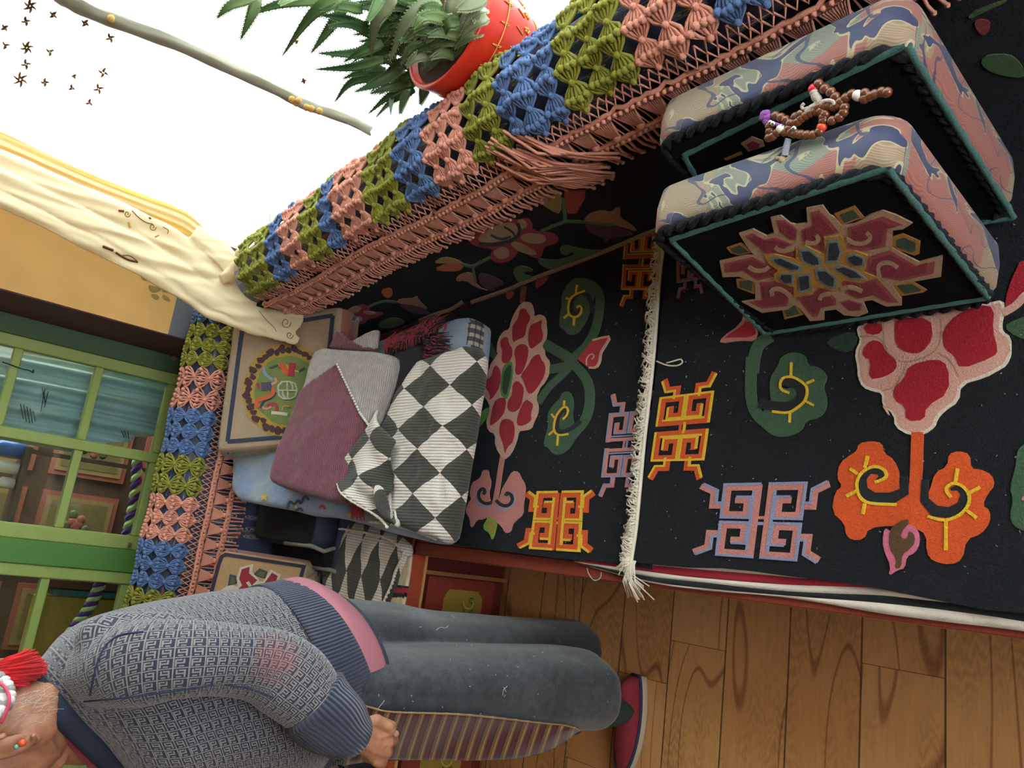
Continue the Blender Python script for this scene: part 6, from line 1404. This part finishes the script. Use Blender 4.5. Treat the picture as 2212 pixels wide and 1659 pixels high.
# trousers
NR = [((690, 1392), (690, 1572), 1.34, .11), ((745, 1397), (745, 1560), 1.33, .115), ((850, 1397), (850, 1556), 1.325, .12), ((1000, 1394), (1000, 1562), 1.32, .12), ((1150, 1393), (1150, 1570), 1.315, .12), ((1220, 1394), (1224, 1570), 1.31, .12), ((1258, 1400), (1262, 1568), 1.305, .112), ((1270, 1412), (1273, 1558), 1.305, .104)]
FR = [((690, 1270), (690, 1465), 1.50, .125), ((745, 1291), (745, 1462), 1.50, .125), ((850, 1303), (850, 1460), 1.50, .12), ((940, 1321), (940, 1462), 1.51, .115), ((1100, 1334), (1100, 1465), 1.52, .11), ((1230, 1339), (1230, 1468), 1.525, .105), ((1244, 1345), (1248, 1465), 1.525, .10), ((1258, 1356), (1260, 1452), 1.525, .092)]
mb = MB()
for q in (NR, FR):
    c = spline([(a_[0], a_[1], b_[1]) for a_, b_, Y, h in q], 36); d = spline([(Y, h, b_[0]) for a_, b_, Y, h in q], 36)
    mb.loft([ring((p.x, p.y), (e.z, p.z), e.y, 40, 1.0, e.x, .85) for p, e in zip(c, d)])
tr = remeshed(mb, .006, 5, .5)
for i, p in enumerate(tr.v): tr.v[i] = p + V((noise.noise(V((p.x * 20, p.y * 14, p.z * 4))), noise.noise(V((p.y * 18, p.x * 20, p.z * 4 + 5))), 0)) * .006
t = Mt('dusty_black_felt'); n1 = t.noise(t.coord(), 7, 5, .65); n2 = t.noise(t.coord(), 260, 3); ln = t.noise(t.coord(), 55, 4, .7)
t.bump(n2, .4, .002); FELT = t.fin(t.shade(t.mix((ln * n1 * 2.4 - .35).max(0).min(.55), '1e2227', '4a4e54'), n2, .75, 1.25), .95, .25, spec=.15)
tr.build('trousers', FELT, person)
tbv = bvh_of(tr); mb = MB()
for l_ in ([(942, 1362), (950, 1356), (962, 1357), (968, 1352)], [(1085, 1502), (1087, 1490), (1095, 1482)], [(1087, 1484), (1092, 1494)], [(816, 1530), (826, 1518), (830, 1512)], [(975, 1330), (982, 1336)]):
    p = cast(tbv, [q[:2] for q in spline([(*a_, 0) for a_ in l_], 14)])
    if len(p) > 3: mb.tube(p, .0007, 4)
rl2 = random.Random(9)
for k in range(60):
    p = cast(tbv, [(rl2.uniform(760, 1320), rl2.uniform(1300, 1560))])
    if p: a_ = rl2.uniform(0, 6.28); mb.tube([p[0], p[0] + V((math.cos(a_), 0, math.sin(a_))) * rl2.uniform(.002, .005)], .0006, 4)
mb.build('lint', yarn('b9b4aa'), person)
# striped apron
t = Mt('striped_apron_wool'); x, y, z = t.xyz(t.coord('UV')); f = (x + t.noise(t.coord('UV'), 2.0, 2) * .12).fract(); c = t.mix(f > .22, '4a1a26', '30201a'); c = t.mix(f > .38, c, '5e4526'); c = t.mix(f > .62, c, '8d6a42'); c = t.mix(f > .74, c, '5f4a28'); c = t.mix(f > .86, c, '401a20')
wv = t.noise(t.coord('UV'), 60, 2); AP = t.bump(wv, .3, .002).fin(t.shade(c, wv, .8, 1.2), .92, .2, spec=.15)
tp = spline([(q[0], q[1], 0) for q in ((764, 1516), (800, 1528), (850, 1538), (1000, 1544), (1150, 1560), (1220, 1567), (1254, 1577))], 61); bt = spline([(q[0], q[1], 0) for q in ((744, 1654), (800, 1646), (900, 1642), (1000, 1643), (1100, 1640), (1170, 1628), (1215, 1606), (1254, 1579))], 61)
def apr(u, v):
    i = min(60, int(round(u * 60))); q = tp[i].lerp(bt[i], v); Yv = 1.175 + .05 * v + .012 * math.sin(u * 40) * v * (1 - u) + .012 * math.sin(v * 5 + u * 11)
    return pp(q.x, q.y, Yv)
def apuv(u, v):
    i = min(60, int(round(u * 60))); q = tp[i].lerp(bt[i], v); return ((q.x + .36 * (q.y - tp[i].y) - .0016 * (q.y - tp[i].y) ** 2 * .3) / 25.0, v * .5)
mb = MB(); mb.grid(60, 14, apr, 0, apuv); mb.build('striped_apron', AP, person, solid=.003)
mb = MB(); mb.tube([apr(i / 60, 0) + V((0, -.001, .001)) for i in range(61)], .0014, 5); mb.build('apron_selvedge', yarn('8f6f44'), person)
# shoes
def shoe(H, ang, lab=None):
    d = V((-math.cos(ang), math.sin(ang), 0)); s_ = V((d.y, -d.x, 0)); L = .235
    def hw(f): return .036 * (math.sin(PI * min(1, max(.0, f * .93 + .06))) ** .55) * (.86 + .22 * f)
    so_ = MB(); rg = []
    for z, k in ((0, .97), (.010, 1.03), (.020, 1.03), (.024, .98)):
        rg.append([H + d * (L * f) + s_ * (hw(f) * k * sd) + V((0, 0, z)) for f, sd in [(i / 24, 1) for i in range(25)] + [(1 - i / 24, -1) for i in range(25)]])
    so_.loft(rg); so_.build('shoe_sole', yarn('b3a48c'), person)
    tm = MB(); e = [p + V((0, 0, .004)) for p in rg[3]]; tm.tube(e + [e[0]], .0042, 6); tm.build('shoe_trim', plain('navy_shoe_binding', '262c4a', .8), person)
    up = MB(); rings = []
    for i in range(22):
        f = i / 21; w_ = hw(f) * .98; h = .075 - .045 * max(0, f - .25) / .75 if f > .06 else .045 + .03 * f / .06
        rings.append([H + d * (L * (f * .98 + .01)) + s_ * (w_ * math.cos(q)) + V((0, 0, .024 + max(0, math.sin(q)) ** .75 * (h - .024))) for q in [2 * PI * k / 20 for k in range(20)]])
    up.loft(rings); up.build('shoe_upper', plain('maroon_felt_shoe', '7c2430', .9, .2, 90, bump=.3), person)
HL = onz(1414, 1466, 0.0)
shoe(HL + V((.0, .035, 0)), .10); shoe(HL + V((.09, .29, 0)), .05)
mb = MB(); a_ = HL + V((-.085, .05, .05)); mb.tube([a_ + V((.01, 0, -.02)), a_ + V((.0, 0, .04)), a_ + V((.01, .0, .12))], [.036, .034, .038], 16); a2 = a_ + V((.09, .25, 0)); SOCK = plain('dark_green_sock', '24382a', .9, .2, 80); mb.build('sock', SOCK, person); mb = MB(); mb.tube([a2 + V((.01, 0, -.02)), a2 + V((.01, 0, .12))], [.044, .05], 16); mb.build('sock', SOCK, person)
# ---- the body: one skin of head, neck, arms, hands, legs
Eo = pp(28, 1598, 1.30); F_ = V((-.93, .22, -.30)).normalized(); S_ = (V((0, -1, 0)) - F_ * V((0, -1, 0)).dot(F_)).normalized(); U_ = S_.cross(F_).normalized()
if U_.z < 0: U_ = -U_
HC = Eo - S_ * .066 + U_ * .018 + F_ * .012
def H3(f, s, u): return HC + F_ * f + S_ * s + U_ * u
AX = (F_, S_, U_); sk = MB()
sk.sphere(H3(-.012, 0, .052), (.094, .073, .082), 24, 16, 0, AX); sk.sphere(H3(.035, 0, -.015), (.058, .060, .085), 20, 14, 0, AX); sk.sphere(H3(.022, 0, -.052), (.062, .055, .036), 20, 12, 0, AX)
sk.sphere(H3(.072, 0, -.078), (.022, .024, .020), 12, 8, 0, AX); sk.sphere(H3(.105, 0, -.015), (.016, .014, .022), 12, 8, 0, AX); sk.sphere(H3(.094, 0, .012), (.012, .010, .026), 10, 8, 0, AX)
for s in (-1, 1):
    sk.sphere(H3(.068, .034 * s, -.012), (.024, .022, .022), 12, 8, 0, AX); sk.sphere(H3(.082, .030 * s, .032), (.016, .024, .009), 12, 8, 0, AX); sk.sphere(H3(.078, .030 * s, .016), (.013, .014, .010), 10, 8, 0, AX)
    sk.sphere(H3(-.002, .048 * s, -.042), (.028, .016, .034), 12, 8, 0, AX)
    ear = [H3(-.012 + .030 * math.cos(q) * (.62), .069 * s + .006 * s * (1 + math.cos(q + 2.6)), -.010 + .031 * math.sin(q)) for q in [-1.9 + 5.0 * k / 15 for k in range(16)]]
    sk.tube(ear, [.0045] * 16, 8); sk.sphere(H3(-.008, .069 * s, -.012), (.014, .006, .024), 12, 8, 0, AX); sk.sphere(H3(-.004, .071 * s, -.042), (.008, .006, .010), 10, 8, 0, AX)
sk.sphere(H3(.088, 0, -.052), (.012, .024, .007), 12, 8, 0, AX); sk.sphere(H3(.086, 0, -.064), (.012, .022, .007), 12, 8, 0, AX)
for k in range(4):   # neck and cheek folds
    sk.tube(spline([H3(-.02 + .006 * k, .050, -.030 - .010 * k), H3(.008 + .007 * k, .057 - .003 * k, -.045 - .008 * k), H3(.045 + .004 * k, .046 - .004 * k, -.066 - .004 * k)], 10), .0038, 6)
nb0 = pp(200, 1592, YC)
sk.tube(spline([H3(-.014, 0, .0), H3(-.006, 0, -.05), pp(122, 1578, 1.405), nb0], 10), [.054, .052, .050, .048, .047, .046, .045, .044, .043, .042], 20)
tc = [(sum(r, V((0, 0, 0))) / len(r)) for r in torso]; sk.tube(tc[7:] + [pp(700, 1440, 1.42)], [.05] + [.08] * 27 + [.08] * 6, 20)
for arm in (armL, armR):
    c = [(sum(r, V((0, 0, 0))) / len(r)) for r in arm]; c = [tc[10]] + c[7:]; sk.tube(c, [.03] + [.034] * 12 + [.032] * 8 + [.027] * (len(c) - 21), 14)
for c_ in (NR, FR): sk.tube([pp(690, 1440, 1.42)] + [pp((a_[0] + b_[0]) / 2, (a_[1] + b_[1]) / 2, Y) for a_, b_, Y, h in c_[1:]], [.06] + [.055] * 3 + [.045] * 4, 16)
for a3 in (a_, a2): sk.tube([a3 + V((.01, 0, .15)), a3 + V((.01, 0, -.01)), a3 + V((-.05, 0, -.018))], [.028, .022, .012], 12)
def hand(Y0, pts, mirror=1):
    Wt, K = pp(*pts[0], Y0), pts[1]
    D = (pp(842, 1604, Y0) - pp(768, 1590, Y0)).normalized(); A_ = (pp(800, 1640, Y0) - pp(812, 1560, Y0)).normalized(); N_ = V((0, 1, 0))
    rg = []
    for f, w_, th in ((-.25, .021, .019), (0, .022, .018), (.25, .026, .018), (.55, .033, .018), (.85, .036, .016), (1.0, .034, .014)):
        c = Wt + D * (.060 * f) + A_ * (.004 * f)
        rg.append([c + A_ * (w_ * math.cos(q)) + N_ * (th * math.sin(q)) for q in [2 * PI * k / 18 for k in range(18)]])
    sk.loft(rg)
    base = Wt + D * .056 + A_ * .004
    for i, (o, l, r) in enumerate(((-.026, 1.0, .0092), (-.008, 1.08, .0094), (.010, 1.0, .0090), (.026, .82, .0080))):
        b = base + A_ * o - D * (.006 * abs(i - 1)); sk.sphere(b + N_ * -.004, r * 1.22, 10, 8)
        q1 = b + D * .022 * l + N_ * .010 * l + A_ * (.002 * (i - 1)); q2 = q1 - D * .006 * l + N_ * .024 * l; q3 = q2 - D * .024 * l + N_ * .002
        sk.tube([b - D * .012 - N_ * .006, b - N_ * .007, b.lerp(q1, .5) + D * .002 - N_ * .005, q1, q2, q3], [r * .9, r, r * .88, r * .98, r * .9, r * .75], 10)
    tb = Wt + D * .012 - A_ * .020; t1 = tb + D * .014 - A_ * .010 - N_ * .008; t2 = t1 + D * .021 + A_ * .003 - N_ * .006; t3 = t2 + D * .011 + A_ * .009
    sk.tube([Wt + D * .0, tb, t1, t1.lerp(t2, .5), t2, t3], [.014, .0125, .0105, .0098, .0100, .0070], 12); sk.sphere(t1, .0112, 10, 8); sk.sphere(t2, .0103, 10, 8)
    for o0, o1, o2 in ((-.014, -.010, -.018), (-.002, .0, .0), (.010, .012, .018), (.004, .004, .012)):
        sk.tube(spline([Wt + A_ * o0 * .8 - N_ * .0165 + D * .004, Wt + D * .03 + A_ * (o1 + .003) - N_ * .0172, Wt + D * .060 + A_ * o2 - N_ * .0150], 9), .0022, 6)
    return t3, D, A_, N_
tip, D_, A_h, N_h = hand(1.118, ((772, 1592), None))
hr = armR[-1]; cr_ = sum(hr, V((0, 0, 0))) / len(hr); sk.tube([cr_, cr_ + V((-.03, -.03, -.03)), cr_ + V((-.05, -.05, -.07))], [.03, .026, .03], 12)
for i in range(4): sk.tube([cr_ + V((-.05 + .014 * i - .02, -.05, -.07)), cr_ + V((-.055 + .014 * i - .02, -.062, -.098)), cr_ + V((-.05 + .014 * i - .02, -.045, -.118 + .006 * abs(i - 1)))], [.009, .0085, .007], 8)
sk.tube([cr_ + V((-.035, -.045, -.05)), cr_ + V((-.025, -.07, -.075)), cr_ + V((-.035, -.078, -.095))], [.011, .0095, .0075], 8)
body = remeshed(sk, .0028, 3, .4)
t = Mt('weathered_skin'); n1 = t.noise(t.coord(), 16, 4, .6); n2 = t.noise(t.coord(), 170, 3); x, y, z = t.xyz(t.coord()); wr_ = t.noise(t.coord(scale=(1, 1, 1.6)), 55, 3, .6, .5)
c = t.shade(t.mix(n1.step(.4, .65), '8f6248', 'a8755a'), n2, .85, 1.12); t.bump(wr_ * .8 + n2 * .3, .55, .003); SKIN = t.fin(c, .52, spec=.4)
t.b.inputs['Subsurface Weight'].default_value = .12; t.b.inputs['Subsurface Radius'].default_value = (.01, .004, .002)
body.build('body', SKIN, person)
mb = MB(); mb.sphere(tip + D_ * .003 - N_h * .004, (.0060, .0052, .0018), 10, 6, 0, (D_, A_h, N_h)); mb.build('thumbnail', plain('fingernail', 'a87c68', .4), person)
for s in (-1, 1):
    eb = MB(); eb.sphere(H3(.083, .030 * s, .015), .0095, 12, 8); eb.sphere(H3(.0905, .0295 * s, .014), .0042, 8, 6, 1); eb.build('eye', [plain('eye_white', 'd9d4cc', .3), plain('eye_dark', '2a1c14', .2)], person)
# hair
hair = MB(); rh = random.Random(4)
hr_ = []
for i in range(13):
    ph = -.25 + 1.78 * i / 12
    hr_.append([H3(-.016 + .099 * math.cos(ph) * math.cos(q), .079 * math.cos(ph) * math.sin(q), .054 + .089 * math.sin(ph)) if not (math.cos(q) > .45 and ph < .5) else H3(-.016 + .085 * math.cos(ph) * math.cos(q), .066 * math.cos(ph) * math.sin(q), .054 + .07 * math.sin(ph)) for q in [2 * PI * k / 36 for k in range(36)]])
hair.loft(hr_, 0, True, True)
for k in range(260):
    q = rh.uniform(1.2, 5.1); ph = rh.uniform(-.3, .9); a0 = H3(-.016 + .100 * math.cos(ph) * math.cos(q), .080 * math.cos(ph) * math.sin(q), .054 + .090 * math.sin(ph)); ph2 = ph - rh.uniform(.2, .5)
    b0 = H3(-.018 + .102 * math.cos(ph2) * math.cos(q), .081 * math.cos(ph2) * math.sin(q), .052 + .088 * math.sin(ph2)); hair.tube([a0, a0.lerp(b0, .5) + (a0 - HC).normalized() * .003, b0], .0009, 4, rh.choice((0, 1)))
for k in range(55):   # wisps behind the ear and on the nape
    a0 = pp(rh.uniform(-10, 85), rh.uniform(1500, 1578), rh.uniform(1.298, 1.33)); b0 = a0 + V((rh.uniform(.0, .022), rh.uniform(-.008, .004), rh.uniform(-.034, -.008))); k1_ = V((rh.uniform(-.006, .006), -.003, rh.uniform(-.006, .006)))
    hair.tube(spline([a0, a0.lerp(b0, .35) + k1_, a0.lerp(b0, .7) - k1_ * .5, b0], 8), .00022, 3, 1, False)
br = [H3(-.09, .03, .03), H3(-.085, .055, .06), H3(-.03, .085, .085), H3(.03, .075, .10)]
bc = spline(br, 30)
for ph in (0, 2.1, 4.2): hair.tube([p + V((.006 * math.cos(i * .7 + ph), .006 * math.sin(i * .7 + ph), .004 * math.cos(i * .7 + ph))) for i, p in enumerate(bc)], .009, 7, 1)
for p_, r_ in (([pp(-40, 1448, 1.345), pp(-4, 1466, 1.322), pp(14, 1492, 1.305), pp(8, 1522, 1.292), pp(-25, 1548, 1.285)], .0125), ([pp(-50, 1470, 1.335), pp(-12, 1488, 1.312), pp(-4, 1515, 1.296), pp(-30, 1540, 1.286)], .012)):
    bc = spline(p_, 70)
    for ph in (0, 2.1, 4.2): hair.tube([p + V((.005 * math.cos(i * .33 + ph), .005 * math.sin(i * .33 + ph), .005 * math.sin(i * .33 + ph))) for i, p in enumerate(bc)], r_ * .5, 9, 1 if ph else 0)
hair.build('hair', [plain('grey_hair', '7d7a78', .6, .25, 120), plain('white_hair', 'bdbab6', .6, .2, 120)], person)
mb = MB(); mb.tube(spline([pp(2, 1562, 1.278), pp(14, 1536, 1.275), pp(20, 1510, 1.278), pp(10, 1484, 1.292), pp(-16, 1468, 1.312)], 20), .0024, 6); mb.build('pink_hair_cord', yarn('c0405a'), person)
mb = MB()
for k in range(340):
    u = rh.random(); v = rh.random(); y0_ = 1418 + 60 * u; root_ = pp(-45 + 20 * rh.random(), 1452 + 16 * (u - .5), 1.36 + .02 * v); e = pp(66 + 30 * math.sin(PI * u) + rh.uniform(-16, 8) - 12 * (u > .6), 1404 + 82 * u + rh.uniform(-5, 5), 1.335 + .07 * v)
    m_ = pp(20 + rh.uniform(-8, 8), 1424 + 54 * u + rh.uniform(-6, 6), 1.315 + .07 * v); mb.tube(spline([root_, m_, e], 7), [.0016] * 6 + [.0008], 4, 0, False)
mb.build('red_tassel', yarn('c4161c'), person)
mb = MB(); mb.sphere(pp(48, 1605, 1.278), .0052, 12, 8, 0); mb.sphere(pp(36, 1613, 1.280), .0032, 10, 6, 1); mb.build('earring', [plain('coral_earring', 'c24a2c', .35), plain('turquoise_earring', '5aa89a', .35)], person)
for o in list(bpy.data.objects):
    if '_o' in o: del o['_o']
